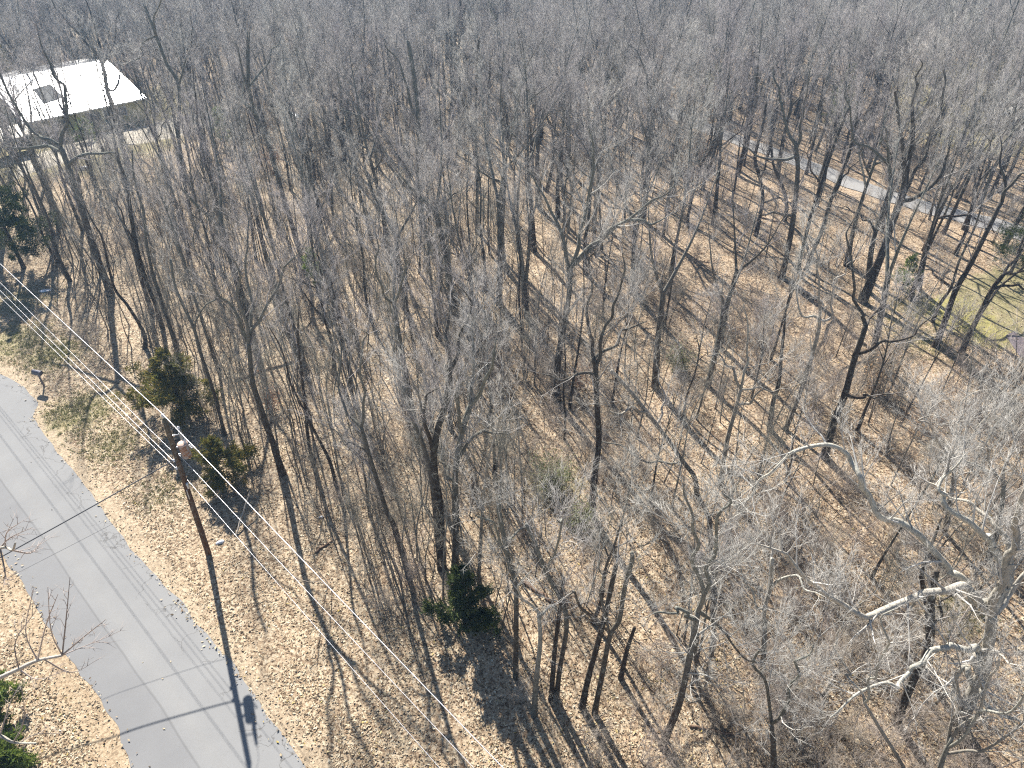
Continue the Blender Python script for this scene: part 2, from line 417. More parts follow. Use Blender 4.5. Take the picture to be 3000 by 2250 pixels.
# ------------------------------------------------------------------ the ground: one sheet to the horizon
def poly_dist(px, py, poly):
    """signed distance to a polygon, positive inside"""
    poly = np.asarray(poly, float)[:, :2]
    d = np.full(px.shape, 1e9); ins = np.zeros(px.shape, bool)
    for a, b in zip(poly, np.roll(poly, -1, 0)):
        e = b - a; w0 = px - a[0]; w1 = py - a[1]
        t = np.clip((w0 * e[0] + w1 * e[1]) / (e @ e), 0, 1)
        d = np.minimum(d, np.hypot(w0 - e[0] * t, w1 - e[1] * t))
        c = ((a[1] > py) != (b[1] > py)) & (px < (b[0] - a[0]) * (py - a[1]) / (b[1] - a[1] + 1e-12) + a[0])
        ins ^= c
    return np.where(ins, d, -d)

R_EDGE = [P(*q) for q in [(895, 2246), (669, 1934), (565, 1825), (497, 1735), (393, 1613), (312, 1500), (271, 1446), (194, 1356), (127, 1270), (95, 1222), (113, 1184), (86, 1148), (45, 1112), (0, 1091)]]
L_EDGE = [P(*q) for q in [(389, 2250), (353, 2178), (289, 2074), (244, 1997), (181, 1907), (99, 1771), (45, 1681), (0, 1617)]]
dirn = np.array([0.72, -0.694, 0])
R_FULL = [R_EDGE[0] + dirn * k for k in (40, 20, 8)] + R_EDGE + [R_EDGE[-1] + np.array([-5, 2.6, 0]), R_EDGE[-1] + np.array([-14, 8, 0]), R_EDGE[-1] + np.array([-40, 32, 0])]
L_FULL = [L_EDGE[0] + dirn * k for k in (40, 20, 8)] + L_EDGE + [L_EDGE[-1] + np.array([-6.0, 5.4, 0]), L_EDGE[-1] + np.array([-12.5, 12.5, 0]), L_EDGE[-1] + np.array([-40, 42, 0])]
ROAD_POLY = R_FULL + L_FULL[::-1]
LANE_C = [P(1930, 318), P(2060, 372), P(2220, 432), P(2360, 485), P(2500, 540), P(2640, 585), P(2760, 622), P(2880, 652), P(3030, 700), P(3200, 760)]
LAWN = [P(2710, 890), P(2830, 815), P(2920, 785), P(3150, 760), P(3250, 1040), P(2990, 1040), P(2860, 985), P(2760, 935)]
FARLAWN = [P(2580, 300), P(2620, 190), P(2850, 165), P(3300, 200), P(3400, 480), P(2900, 460), P(2700, 420)]
DRIVE = [P(60, 470), P(190, 425), P(330, 385), P(460, 355), P(620, 330), P(640, 372), P(520, 400), P(360, 432), P(210, 472), P(40, 530)]
YARD = [P(420, 260), P(560, 200), P(640, 330), P(560, 420), P(300, 520), P(-100, 560), P(-200, 420)]
HC = [np.array([-50.3, 100.9]), np.array([-61.8, 90.43])]     # the near eave of the white-roofed house
hx = norm(HC[0] - HC[1]); hn = np.array([-hx[1], hx[0]])       # along the eave, and back from it
HOUSE = [HC[1], HC[0], HC[0] + hn * 14, HC[1] + hn * 14]

def lane_dist(x, y):
    d = np.full(np.shape(x), 1e9)
    for a, b in zip(LANE_C[:-1], LANE_C[1:]):
        e = (b - a)[:2]; t = np.clip(((x - a[0]) * e[0] + (y - a[1]) * e[1]) / (e @ e), 0, 1)
        d = np.minimum(d, np.hypot(x - a[0] - e[0] * t, y - a[1] - e[1] * t))
    return d

def axis(lo, hi, step, far):
    a = np.arange(lo, hi + step, step)
    out = hi + np.cumsum(np.geomspace(step * 2, far / 3, 14))
    inn = lo - np.cumsum(np.geomspace(step * 2, far / 3, 14))
    return np.concatenate([inn[::-1], a, out])
xs = axis(-80, 90, 0.62, 2400); ys = axis(2, 135, 0.62, 2400)
GX, GY = np.meshgrid(xs, ys)
GZ = gz(GX, GY)
nx, ny = len(xs), len(ys)
mb = MB()
ii = (np.arange(ny - 1)[:, None] * nx + np.arange(nx - 1)[None, :]).ravel()
mb.add(np.stack([GX, GY, GZ], -1), np.concatenate([np.stack([ii, ii + 1, ii + nx + 1], -1), np.stack([ii, ii + nx + 1, ii + nx], -1)]))
gme = mb.mesh('ground', M_GROUND)
fx, fy = GX.ravel(), GY.ravel()
rd = poly_dist(fx, fy, ROAD_POLY)                         # positive on the road
ws = wood_side(fx, fy)
left_of_road = (ws < -3.5)
verge = np.clip(1.0 - (-rd) / 1.7, 0, 1) * (~left_of_road)
needles = np.clip(1.0 - (-rd) / 3.2, 0, 1) * left_of_road
# thin green grass on the bank by the mailbox and under the wires
def blob(u, v, r): p = P(u, v); return np.exp(-((fx - p[0]) ** 2 + (fy - p[1]) ** 2) / (r * r))
grass = np.maximum.reduce([blob(230, 1210, 3.2), blob(150, 1040, 3.0) * 0.95, blob(40, 1000, 3.5), blob(330, 1300, 2.6) * 0.8, blob(480, 1440, 2.0) * 0.6, blob(60, 880, 4) * 0.8,
                          blob(1640, 1420, 3.2) * 0.85, blob(2700, 1000, 3.5) * 0.8, blob(2600, 950, 4) * 0.7, blob(2790, 1800, 2.2) * 0.9, blob(2680, 900, 4) * 0.8, blob(1100, 2200, 1.5) * 0.5])
lawn = np.clip(0.5 + poly_dist(fx, fy, LAWN) / 3.0, 0, 1)
lawn = np.maximum(lawn, 0.9 * np.clip(0.5 + poly_dist(fx, fy, FARLAWN) / 8, 0, 1))
lawn = np.maximum(lawn, 0.75 * np.clip(0.5 + poly_dist(fx, fy, YARD) / 8, 0, 1))
drive = np.clip(0.5 + poly_dist(fx, fy, DRIVE) / 1.6, 0, 1)
moss = np.maximum(blob(2800, 925, 3.4), blob(2870, 975, 2.6) * 0.9)
for nm, arr in (('moss', moss), ('verge', verge), ('needles', needles), ('grass', grass), ('lawn', lawn), ('drive', drive)):
    a = gme.attributes.new(nm, 'FLOAT', 'POINT'); a.data.foreach_set('value', arr.astype(np.float32))
ground = link('ground', gme); tag(ground, 'leaf-covered woodland floor', None, None, 'structure')

# the road: a strip with a worn, wandering edge
def road_strip():
    n, k = 420, 24
    ax_, ac_ = np.array([0.72, -0.694]), np.array([0.694, 0.72])
    def edge(pl):
        pl = np.array(pl)[:, :2]; q = np.column_stack([pl @ ax_, pl @ ac_]); q = q[np.argsort(q[:, 0])]; return q
    er, el = edge(R_FULL), edge(L_FULL)
    sv = np.linspace(max(er[0, 0], el[0, 0]), min(er[-1, 0], el[-1, 0]), n)[::-1]
    def put(e): 
        o_ = np.interp(sv, e[:, 0], e[:, 1]); xy = sv[:, None] * ax_ + o_[:, None] * ac_
        return np.column_stack([xy, np.zeros(n)])
    r, l = put(er), put(el)
    rg = np.random.default_rng(3)
    def wander(amp, sm):
        w = rg.normal(0, 1, n + 60); ker = np.hanning(sm); ker /= ker.sum()
        w = np.convolve(w, ker, 'same')[30:-30]; return w / w.std() * amp
    e = norm(np.array([0.694, 0.72, 0]))
    r0_, l0_ = r.copy(), l.copy()
    r = r + e * (wander(0.05, 9) + wander(0.05, 31))[:, None]
    l = l + e * (wander(0.05, 7) + wander(0.07, 29))[:, None]
    t = np.linspace(0, 1, k)
    v = l[:, None, :] * (1 - t)[None, :, None] + r[:, None, :] * t[None, :, None]
    crown = 0.045 * (1 - (2 * t - 1) ** 4)
    v[:, :, 2] = 0.012 + crown[None, :]
    mb = MB(); ii = (np.arange(n - 1)[:, None] * k + np.arange(k - 1)[None, :]).ravel()
    mb.add(v, np.concatenate([np.stack([ii, ii + k, ii + k + 1], -1), np.stack([ii, ii + k + 1, ii + 1], -1)]))
    # outer skirts so that the mat has an edge
    for side in (0, k - 1):
        a = v[:, side, :]; low = a.copy(); low[:, 2] = -0.05
        low += e * (0.04 if side else -0.04)
        i = np.arange(n - 1)
        mb.add(np.concatenate([a, low]), np.concatenate([np.stack([i, i + 1, n + i + 1], -1), np.stack([i, n + i + 1, n + i], -1)]))
    me = mb.mesh('road', M_ROAD)
    at = me.attributes.new('across', 'FLOAT', 'POINT')
    at.data.foreach_set('value', np.concatenate([(((v - l0_[:, None, :]) @ e) / ((r0_ - l0_) @ e)[:, None]).ravel(), np.zeros(2 * n), np.ones(2 * n)]).astype(np.float32))
    return me
tag(link('road', road_strip()), 'grey two-lane asphalt road without markings', None, None, 'structure')

def ribbon(name, centre, width, z, m):
    c = np.array(centre)
    d = np.r_[0, np.cumsum(np.linalg.norm(np.diff(c[:, :2], axis=0), axis=1))]
    s = np.linspace(0, d[-1], 60); c = np.column_stack([np.interp(s, d, c[:, i]) for i in range(3)])
    tg = np.gradient(c, axis=0); nn = np.column_stack([-tg[:, 1], tg[:, 0], 0 * s]); nn /= np.linalg.norm(nn, axis=1)[:, None]
    rg = np.random.default_rng(5)
    w = width / 2 + rg.normal(0, 0.06, (60, 2))
    v = np.stack([c - nn * w[:, :1], c + nn * w[:, 1:]], 1)
    v[:, :, 2] = gz(v[:, :, 0], v[:, :, 1]) + z
    mb = MB(); i = np.arange(59) * 2
    mb.add(v, np.concatenate([np.stack([i, i + 2, i + 3], -1), np.stack([i, i + 3, i + 1], -1)]))
    return link(name, mb.mesh(name, m))
tag(ribbon('lane', LANE_C, 3.1, 0.06, M_LANE), 'pale asphalt lane running behind the trees', None, None, 'structure')
mb = MB(); prism(mb, [P(2945, 985), P(3080, 915), P(3150, 1010), P(2990, 1050)], -0.1, 0.09)
tag(link('patio', mb.mesh('patio', M_PATIO, False)), 'mauve paved corner beside the lawn', None, None, 'structure')

# ------------------------------------------------------------------ twigs, boughs and trees
def grow_poly(p0, d, L, k, rng, wob=0.12, up=0.15):
    pts = [np.array(p0, float)]; d = norm(d)
    for i in range(k):
        d = norm(d + rng.normal(0, wob, 3) + np.array([0, 0, up / k]))
        pts.append(pts[-1] + d * L / k)
    return np.array(pts)
def side_dir(t, rng, ang):
    a = norm(np.cross(t, rng.normal(0, 1, 3)))
    return norm(t * cos(ang) + a * sin(ang))

def bough_template(seed, nt=12, ns=4, up=0.25, tw=0.85):
    """a unit bough: an axis about 2 m long along +X, curving up, with twigs and twiglets"""
    rng = np.random.default_rng(seed); mb = MB()
    ax = grow_poly((0, 0, 0), (1, 0, 0), 2.0, 5, rng, 0.085, up)
    tube(mb, ax, np.array([0.016, 0.013, 0.0105, 0.008, 0.006, 0.0035]) * tw, 3)
    for i in range(nt):
        s = (i + rng.uniform(0.2, 0.9)) / nt * 0.95 + 0.08
        f = min(s, 0.999) * 5; j = int(f); p = ax[j] + (ax[j + 1] - ax[j]) * (f - j)
        t = norm(ax[j + 1] - ax[j])
        d = norm(side_dir(t, rng, rng.uniform(0.4, 0.85)) + np.array([0, 0, 0.25 * rng.random()]))
        L = rng.uniform(0.45, 1.0) * (1.15 - 0.55 * s)
        pl = grow_poly(p, d, L, 2, rng, 0.12, 0.25)
        spike(mb, pl[0], pl[2], rng.uniform(0.006, 0.0085) * tw, pl[1])
        for q in range(ns):
            w = rng.uniform(0.2, 1.0)
            b = pl[0] + (pl[1] - pl[0]) * w * 2 if w < 0.5 else pl[1] + (pl[2] - pl[1]) * (w * 2 - 1)
            dd = side_dir(norm(pl[2] - pl[0]), rng, rng.uniform(0.3, 0.75))
            spike(mb, b, b + dd * rng.uniform(0.18, 0.5), rng.uniform(0.0042, 0.006) * tw)
    return np.concatenate(mb.v), np.concatenate(mb.t)
BOUGH = [bough_template(100 + i) for i in range(8)]
FINE = [bough_template(200 + i, 13, 5, 0.3, 0.8) for i in range(6)]
COARSE = [bough_template(300 + i, 12, 4, 0.22, 1.2) for i in range(6)]

def frame_from(d, rng):
    d = norm(d); a = norm(np.cross(d, rng.normal(0, 1, 3))); b = np.cross(d, a)
    # keep the template's up side roughly up
    up = np.array([0, 0, 1.0]); z = up - d * (up @ d)
    if np.linalg.norm(z) > 0.3:
        z = norm(z); yv = np.cross(z, d); ang = rng.normal(0, 0.6)
        a = yv * cos(ang) + z * sin(ang); b = np.cross(d, a)
    return np.column_stack([d, a, b])
def place_boughs(mb, templates, inst, mat_i=0):
    """inst: list of (template index, position, direction matrix, scale); merged in bulk"""
    by = {}
    for ti, p, R, s in inst: by.setdefault(ti % len(templates), []).append((p, R, s))
    for ti, lst in by.items():
        V, T = templates[ti]
        Pm = np.array([l[0] for l in lst]); R = np.array([l[1] for l in lst]); S = np.array([l[2] for l in lst])
        W = np.einsum('nij,vj->nvi', R, V) * S[:, None, None] + Pm[:, None, :]
        TT = (T[None] + (np.arange(len(lst)) * len(V))[:, None, None]).reshape(-1, 3)
        mb.add(W.reshape(-1, 3), TT, mat_i)

def at_curve(pts, s):
    d = np.r_[0, np.cumsum(np.linalg.norm(np.diff(pts, axis=0), axis=1))]
    x = s * d[-1]
    p = np.array([np.interp(x, d, pts[:, i]) for i in range(3)])
    j = min(np.searchsorted(d, x, 'right') - 1, len(pts) - 2); j = max(j, 0)
    return p, norm(pts[j + 1] - pts[j]), d[-1]
def smooth_poly(pts, sub=4):
    """Catmull-Rom through the points"""
    pts = np.asarray(pts, float)
    if len(pts) < 3: return np.array([pts[0] + (pts[-1] - pts[0]) * t for t in np.linspace(0, 1, sub + 1)])
    q = np.vstack([2 * pts[0] - pts[1], pts, 2 * pts[-1] - pts[-2]])
    out = []
    for i in range(1, len(q) - 2):
        for t in np.linspace(0, 1, sub, endpoint=False):
            a, b, c, d = q[i - 1:i + 3]
            out.append(0.5 * (2 * b + (c - a) * t + (2 * a - 5 * b + 4 * c - d) * t * t + (3 * b - a - 3 * c + d) * t ** 3))
    out.append(pts[-1]); return np.array(out)

def clothe(mb, carriers, rng, templates, dens=1.0, blen=(1.6, 3.6), t0=0.25, spread=0.8, upw=0.35, bsc=(0.75, 1.25), tip=True):
    """give the carriers (polyline, radius at foot, radius at tip) branches, and the branches boughs"""
    inst = []
    for pts, ra, rb in carriers:
        L = np.linalg.norm(np.diff(pts, axis=0), axis=1).sum()
        nb = max(2, int(L * (1 - t0) * 1.25 * dens))
        for i in range(nb):
            s = t0 + (1 - t0) * (i + rng.random()) / nb
            p, t, _ = at_curve(pts, min(s, 0.995))
            r0 = ra + (rb - ra) * s
            d = norm(side_dir(t, rng, rng.uniform(0.55, 1.05) * spread) + np.array([0, 0, upw * rng.uniform(0.3, 1.2)]))
            bl = rng.uniform(*blen) * (1.15 - 0.6 * s)
            br = np.clip(r0 * rng.uniform(0.3, 0.6), 0.022 if templates is COARSE else 0.012, 0.06)
            pl = grow_poly(p, d, bl, 4, rng, 0.1, upw)
            tube(mb, pl, np.linspace(br, br * 0.35, 5), 4)
            nbough = max(2, int(bl * 1.45 * dens + rng.random()))
            for q in range(nbough):
                ss = 0.2 + 0.8 * (q + rng.random()) / nbough
                pp, tt, _ = at_curve(pl, min(ss, 0.99))
                dd = norm(side_dir(tt, rng, rng.uniform(0.35, 0.95)) + np.array([0, 0, upw * 0.6]))
                inst.append((rng.integers(99), pp, frame_from(dd, rng), rng.uniform(*bsc) * (1.05 - 0.35 * ss)))
            inst.append((rng.integers(99), pl[-1], frame_from(pl[-1] - pl[-2], rng), rng.uniform(*bsc) * 0.8))
        if tip:
            inst.append((rng.integers(99), pts[-1], frame_from(pts[-1] - pts[-2], rng), rng.uniform(*bsc)))
    place_boughs(mb, templates, inst)

def taper(n, r0, r1, flare=0.35):
    t = np.linspace(0, 1, n)
    r = r0 + (r1 - r0) * t ** 0.85
    return r * (1 + flare * np.exp(-t * n * 0.55))

# ---- tree kinds used many times (each copy gets its own place, turn and size)
def tree_kind(seed, h, r, form):
    rng = np.random.default_rng(seed)
    trunk, crown = MB(), MB()
    clear = {'spread': 0.42, 'fork': 0.45, 'slim': 0.5, 'pole': 0.62, 'bushy': 0.26}[form] * rng.uniform(0.9, 1.1)
    car = []
    base = np.array([0, 0, -0.25])
    if form == 'fork':
        f = np.array([rng.normal(0, 0.35), rng.normal(0, 0.35), h * clear])
        tp = smooth_poly([base, [rng.normal(0, .12), rng.normal(0, .12), h * clear * 0.5], f], 5)
        tube(trunk, tp, taper(len(tp), r, r * 0.72), 8, False, wob=0.05, rng=rng)
        a0 = rng.uniform(0, 6.28); k = rng.integers(2, 4)
        for i in range(k):
            az = a0 + i * 6.28 / k + rng.normal(0, .25); out = rng.uniform(0.13, 0.24) * h
            e = f + np.array([cos(az) * out, sin(az) * out, h * (1 - clear) * rng.uniform(0.75, 0.98)])
            m = f + (e - f) * 0.4 + np.array([cos(az), sin(az), 0]) * out * 0.18 + rng.normal(0, .25, 3)
            lp = smooth_poly([f - [0, 0, .3], m, e], 5)
            tube(trunk, lp, np.linspace(r * 0.55, 0.02, len(lp)), 6, wob=0.05, rng=rng)
            car.append((lp, r * 0.5, 0.015))
    else:
        n = 6
        zz = np.linspace(-0.25, h * 0.93, n)
        xy = np.cumsum(rng.normal(0, 0.16 if form != 'pole' else 0.09, (n, 2)), 0); xy[0] = 0
        tp = smooth_poly(np.column_stack([xy, zz]), 4)
        tube(trunk, tp, taper(len(tp), r, 0.025), 8, wob=0.05, rng=rng)
        nl = {'spread': 9, 'slim': 9, 'pole': 6, 'bushy': 15}[form]
        for i in range(nl):
            s = clear + (0.93 - clear) * (i + rng.random() * 0.7) / nl
            p, t, _ = at_curve(tp, s)
            az = i * 2.4 + rng.normal(0, .4)
            L = h * {'spread': rng.uniform(0.24, 0.36), 'slim': rng.uniform(0.13, 0.2), 'pole': rng.uniform(0.1, 0.16), 'bushy': rng.uniform(0.2, 0.32)}[form] * (1.15 - 0.7 * (s - clear) / (1 - clear))
            el = {'spread': rng.uniform(0.5, 0.95), 'slim': rng.uniform(0.85, 1.2), 'pole': rng.uniform(0.8, 1.2), 'bushy': rng.uniform(0.5, 1.05)}[form]
            lp = grow_poly(p, (cos(az) * cos(el), sin(az) * cos(el), sin(el)), L, 5, rng, 0.1, 0.2)
            rr = max(r * (1 - s) * 0.85, 0.03)
            tube(trunk, lp, np.linspace(rr, 0.014, 6), 5)
            car.append((lp, rr * 0.8, 0.014))
        car.append((tp[int(len(tp) * 0.7):], r * 0.25, 0.02))
    d = {'spread': 0.85, 'fork': 0.9, 'slim': 0.85, 'pole': 0.8, 'bushy': 1.15}[form]
    clothe(crown, car, rng, FINE if form in ('slim', 'pole') else BOUGH, d, (1.1, 2.6) if form != 'spread' else (1.4, 3.0), 0.15, 0.85, 0.45, (0.6, 1.0))
    return trunk, crown

KINDS = []
specs = [('spread', 18.5, .24), ('fork', 19, .25), ('slim', 16.5, .15), ('spread', 16.5, .2), ('fork', 17, .2), ('slim', 18, .17), ('pole', 14, .1), ('pole', 16, .12), ('slim', 14.5, .13), ('spread', 20, .27), ('bushy', 17, .15), ('bushy', 15, .13)]
barks = [M_BARK, M_BARK, M_BARK, M_BARKD, M_BARK, M_BARK, M_BARKD, M_BARK, M_BARK, M_BARKD, M_BARKS, M_BARKS]
for i, (form, h, r) in enumerate(specs):
    t, c = tree_kind(1000 + i, h, r, form)
    KINDS.append((form, h, t.mesh('trunk', barks[i]), c.mesh('crown', M_TWIG)))

def shrub_template(seed, h, stems, tw, leafm=None, nleaf=0):
    rng = np.random.default_rng(seed); mb = MB(); inst = []
    for i in range(stems):
        az = rng.uniform(0, 6.28); sp = rng.uniform(0.1, 0.6)
        d = (cos(az) * sp, sin(az) * sp, 1)
        L = h * rng.uniform(0.6, 1.05)
        pl = grow_poly((rng.normal(0, .2), rng.normal(0, .2), -0.1), d, L, 4, rng, 0.15, 0.1)
        tube(mb, pl, np.linspace(0.022, 0.008, 5) * tw, 3)
        nb = max(3, int(L * 1.6))
        for q in range(nb):
            s = 0.25 + 0.72 * (q + rng.random()) / nb
            p, t, _ = at_curve(pl, s)
            inst.append((rng.integers(99), p, frame_from(side_dir(t, rng, rng.uniform(0.4, 1.0)), rng), rng.uniform(0.35, 0.72)))
    place_boughs(mb, FINE, inst)
    if nleaf:
        c = np.array([p for _, p, _, _ in inst])
        leaves(mb, c[rng.integers(len(c), size=nleaf)] + rng.normal(0, 0.32, (nleaf, 3)), rng.uniform(0.05, 0.09, nleaf), rng, 1)
    return mb
def leaves(mb, pos, size, rng, mat_i=0, flat=0.0):
    """small bent leaf blades, two triangles each, any way up"""
    n = len(pos)
    a = rng.normal(0, 1, (n, 3)); 
    if flat: a[:, 2] *= 1 - flat
    a /= np.linalg.norm(a, axis=1)[:, None]
    b = rng.normal(0, 1, (n, 3))
    if flat: b[:, 2] *= 1 - flat
    b -= a * (a * b).sum(1)[:, None]; b /= np.linalg.norm(b, axis=1)[:, None]
    nrm = np.cross(a, b)
    s = np.asarray(size)[:, None]
    bend = rng.uniform(-0.45, 0.45, (n, 1)) * s
    v = np.stack([pos - a * s, pos + b * s * 0.55 + nrm * bend, pos + a * s, pos - b * s * 0.55 + nrm * bend], 1)
    i = np.arange(n) * 4
    mb.add(v.reshape(-1, 3), np.concatenate([np.stack([i, i + 1, i + 2], -1), np.stack([i, i + 2, i + 3], -1)]), mat_i)

def instance_tree(root_loc, rz, s, kind, name='bare_tree', lean=(0, 0), sz=1.0):
    o = empty(name, root_loc)
    o.rotation_euler = (lean[0], lean[1], rz); o.scale = (s, s, s * sz)
    form, h, tm, cm = KINDS[kind]
    link('trunk', tm, o); link('crown', cm, o)
    return o

# ------------------------------------------------------------------ the wood: trees that can be singled out in the photograph
HEROES = []
def hero(label, base, trunk, limbs=(), r=0.17, bark=None, twig=None, dens=1.0, h=None, depth=0.0, limb_depth=None, t0=0.45, templates=None, blen=(1.5, 3.2), name='bare_tree', bsc=(0.7, 1.15), r1=None, clothe_trunk=True, limb_r=None, seed=None, tip=True, crook=0.06):
    rng = np.random.default_rng(len(HEROES) * 17 + 5 if seed is None else seed)
    bark = bark or M_BARK; twig = twig or M_TWIG
    b = P(*base); b[2] = float(gz(b[0], b[1])); Y = b[1]
    org = b.copy()
    pts = [b - [0, 0, 0.25]]
    n = len(trunk)
    for i, (u, v) in enumerate(trunk): pts.append(AT(u, v, Y + depth * (i + 1) / max(n, 1)))
    pts = np.array(pts)
    if h and pts[-1][2] < h:
        d = norm(norm(pts[-1] - pts[-2]) + np.array([0, 0, 0.8])); L = h - pts[-1][2]
        pts = np.vstack([pts, grow_poly(pts[-1], d, L, 3, rng, 0.1, 0.3)[1:]])
    tp = smooth_poly(pts - org, 4)
    rr1 = r1 if r1 is not None else max(0.03, r * 0.22) if not limbs else r * 0.6
    tm = MB(); tube(tm, tp, taper(len(tp), r, rr1), 9, wob=0.06, rng=rng)
    o = empty(name, org); tag(o, label, 'tree', 'bare trees in the wood')
    link('trunk', tm.mesh('trunk', bark), o)
    car = []
    if clothe_trunk: car.append((tp[int(len(tp) * t0):], r * 0.5, rr1))
    for k, lb in enumerate(limbs):
        p0 = np.array(lb[0]); 
        w = [AT(*lb[0], 1.0)]
        # the limb leaves the trunk at the trunk point nearest in the picture, then spreads in depth
        tpx = np.array([PIX(p + org) for p in tp]); j = int(np.argmin(((tpx - p0) ** 2).sum(1)))
        st = tp[j] + org; dep = (limb_depth[k] if limb_depth else rng.uniform(-2.6, 2.6))
        lp = [st] + [AT(u, v, st[1] + dep * (i + 1) / (len(lb) - 1)) for i, (u, v) in enumerate(lb[1:])]
        lp = np.array(lp); last = norm(lp[-1] - lp[-2])
        lp = np.vstack([lp, lp[-1] + norm(last + rng.normal(0, .25, 3) + [0, 0, .15]) * 1.2])
        lp = smooth_poly(lp - org, 2); jit = rng.normal(0, 1, lp.shape) * crook * 1.7; jit[0] = 0; lp = smooth_poly(lp + jit, 3)
        lr = (limb_r[k] if limb_r else r * 0.5)
        lm = MB(); tube(lm, lp, 0.018 + (lr - 0.018) * (1 - np.linspace(0, 1, len(lp))) ** 0.8, 7, wob=0.05, rng=rng)
        link('limb', lm.mesh('limb', bark), o)
        car.append((lp, lr * 0.8, max(0.02, lr * 0.25)))
    if car:
        cm = MB(); clothe(cm, car, rng, templates or BOUGH, dens, blen, 0.18, 0.9, 0.4, bsc, tip)
        link('crown', cm.mesh('crown', twig), o)
    HEROES.append((o, b))
    return o

# left, along the road and the house
hero('massive leaning tree above the wires whose crown reaches the white-roofed house', (325, 865), [(303, 800), (280, 740), (230, 580), (190, 460), (172, 425)],
     [[(172, 425), (130, 400), (90, 384), (45, 316), (0, 217)], [(176, 430), (184, 393), (194, 316), (181, 253), (140, 190), (120, 120)], [(185, 450), (140, 430), (60, 440), (0, 415)], [(200, 490), (250, 450), (330, 452)]], 0.3, M_BARK, dens=1.1, depth=1.5)
hero('crooked trunk bowed like a knee beside the shaded gap in the roadside brush', (422, 1021), [(424, 985), (405, 945), (370, 890), (338, 850), (320, 790), (300, 700)], [], 0.16, M_BARKD, h=13, dens=0.8)
hero('dark trunk rising behind the roadside cedar, left one of two', (475, 960), [(455, 890), (434, 840), (407, 750), (385, 640), (375, 560)], [[(407, 750), (370, 660), (350, 600)]], 0.17, M_BARKD, h=15)
hero('grey trunk growing right behind the roadside cedar', (520, 1030), [(500, 965), (474, 880), (452, 818), (430, 720), (420, 620)], [], 0.17, h=16)
hero('thin crooked tree between the roadside cedar and the rust-stained transformer', (655, 1275), [(646, 1225), (620, 1130), (583, 1021), (570, 967), (530, 880), (511, 831), (500, 760)], [[(570, 967), (600, 900), (640, 860)]], 0.12, h=13, dens=0.7)
hero('straight forked tree just right of the utility pole, its long shadow reaching the wires', (827, 1390), [(803, 1310), (775, 1230), (741, 1125), (733, 1060), (728, 1005)],
     [[(728, 1005), (690, 930), (640, 850), (600, 770), (560, 700)], [(730, 1010), (738, 930), (735, 850), (725, 760), (722, 680)], [(732, 1015), (765, 940), (800, 870), (830, 800), (868, 760)], [(728, 1005), (705, 880), (700, 800)]], 0.2, M_BARK, dens=0.95)
hero('tall trunk in front of the white roof, forking above its ridge', (347, 384), [(330, 310), (316, 271), (307, 217), (297, 178)],
     [[(297, 178), (285, 110), (270, 50), (244, -20)], [(297, 178), (250, 120), (203, 68), (160, 20)], [(300, 190), (330, 140), (345, 60)], [(312, 255), (340, 262), (348, 210)]], 0.34, M_BARKD, dens=0.8)
hero('slender tree in front of the white roof beside its dark patch', (195, 395), [(190, 340), (180, 270), (160, 210), (140, 160)], [[(180, 270), (165, 210), (150, 150)], [(186, 300), (200, 280), (230, 275)]], 0.17, M_BARKD, dens=0.7)
hero('tree at the far right corner of the white-roofed house with a hooked side limb', (560, 640), [(547, 570), (538, 520), (524, 407), (524, 253), (490, 190), (458, 105)], [[(458, 105), (420, 130), (415, 160)], [(458, 105), (450, 50), (470, -20)], [(524, 253), (545, 180), (560, 100)]], 0.18, h=20)
hero('sinuous dark tree forking beneath a bent limb, right of the house drive', (868, 700), [(854, 655), (827, 565), (800, 470), (785, 420), (750, 340), (728, 258)], [[(728, 258), (764, 212), (800, 150)], [(728, 258), (715, 190), (690, 130)], [(706, 350), (708, 290), (712, 240)]], 0.24, M_BARK, h=19)
hero('slim dark trunk left of the sinuous forked tree', (665, 700), [(646, 633), (633, 579), (601, 475), (583, 393), (575, 300)], [], 0.15, M_BARKD, h=17)
hero('thin trunk standing in the scrub right of the house drive', (525, 650), [(511, 579), (484, 497), (457, 407), (452, 330)], [[(457, 407), (480, 370), (495, 330)]], 0.11, h=14)
hero('trunk seen against the far woods at the top left corner', (95, 200), [(68, 113), (50, 50), (36, 0)], [], 0.22, M_BARKD, h=19)
hero('dark trunk standing behind the white roof near its left end', (205, 215), [(181, 136), (160, 70), (140, 23)], [], 0.22, M_BARKD, h=20)
# centre back
hero('large double tree in the middle distance with a limb sweeping down to the left', (1240, 690), [(1232, 610), (1222, 552), (1228, 450), (1226, 362), (1212, 220), (1195, 120)],
     [[(1222, 552), (1177, 474), (1136, 410), (1108, 344), (1106, 290)], [(1226, 362), (1199, 294), (1181, 226), (1136, 140)], [(1228, 500), (1255, 480), (1275, 440)], [(1235, 640), (1280, 600), (1330, 570)]], 0.27, dens=1.1)
hero('single straight dark trunk standing clear of its neighbours in the central clearing', (1396, 680), [(1398, 580), (1398, 497), (1394, 362), (1398, 180), (1405, 110)], [[(1396, 400), (1370, 340), (1350, 250)], [(1396, 330), (1430, 260), (1440, 180)]], 0.17, M_BARKD)
hero('dark trunk at the upper edge of the central clearing', (1326, 350), [(1324, 250), (1321, 113), (1315, 40)], [], 0.2, M_BARKD, h=18)
hero('short dark trunk just below the trunk at the upper edge of the clearing', (1346, 425), [(1343, 316), (1335, 230), (1330, 150)], [], 0.18, M_BARKD, h=14)
hero('wide-forked tree right of the central clearing with a long limb to the upper left', (1562, 520), [(1558, 450), (1556, 400)], [[(1556, 400), (1542, 294), (1488, 226), (1448, 181)], [(1556, 400), (1570, 350), (1565, 250), (1560, 160)], [(1557, 420), (1600, 330), (1640, 270)]], 0.22, M_BARK)
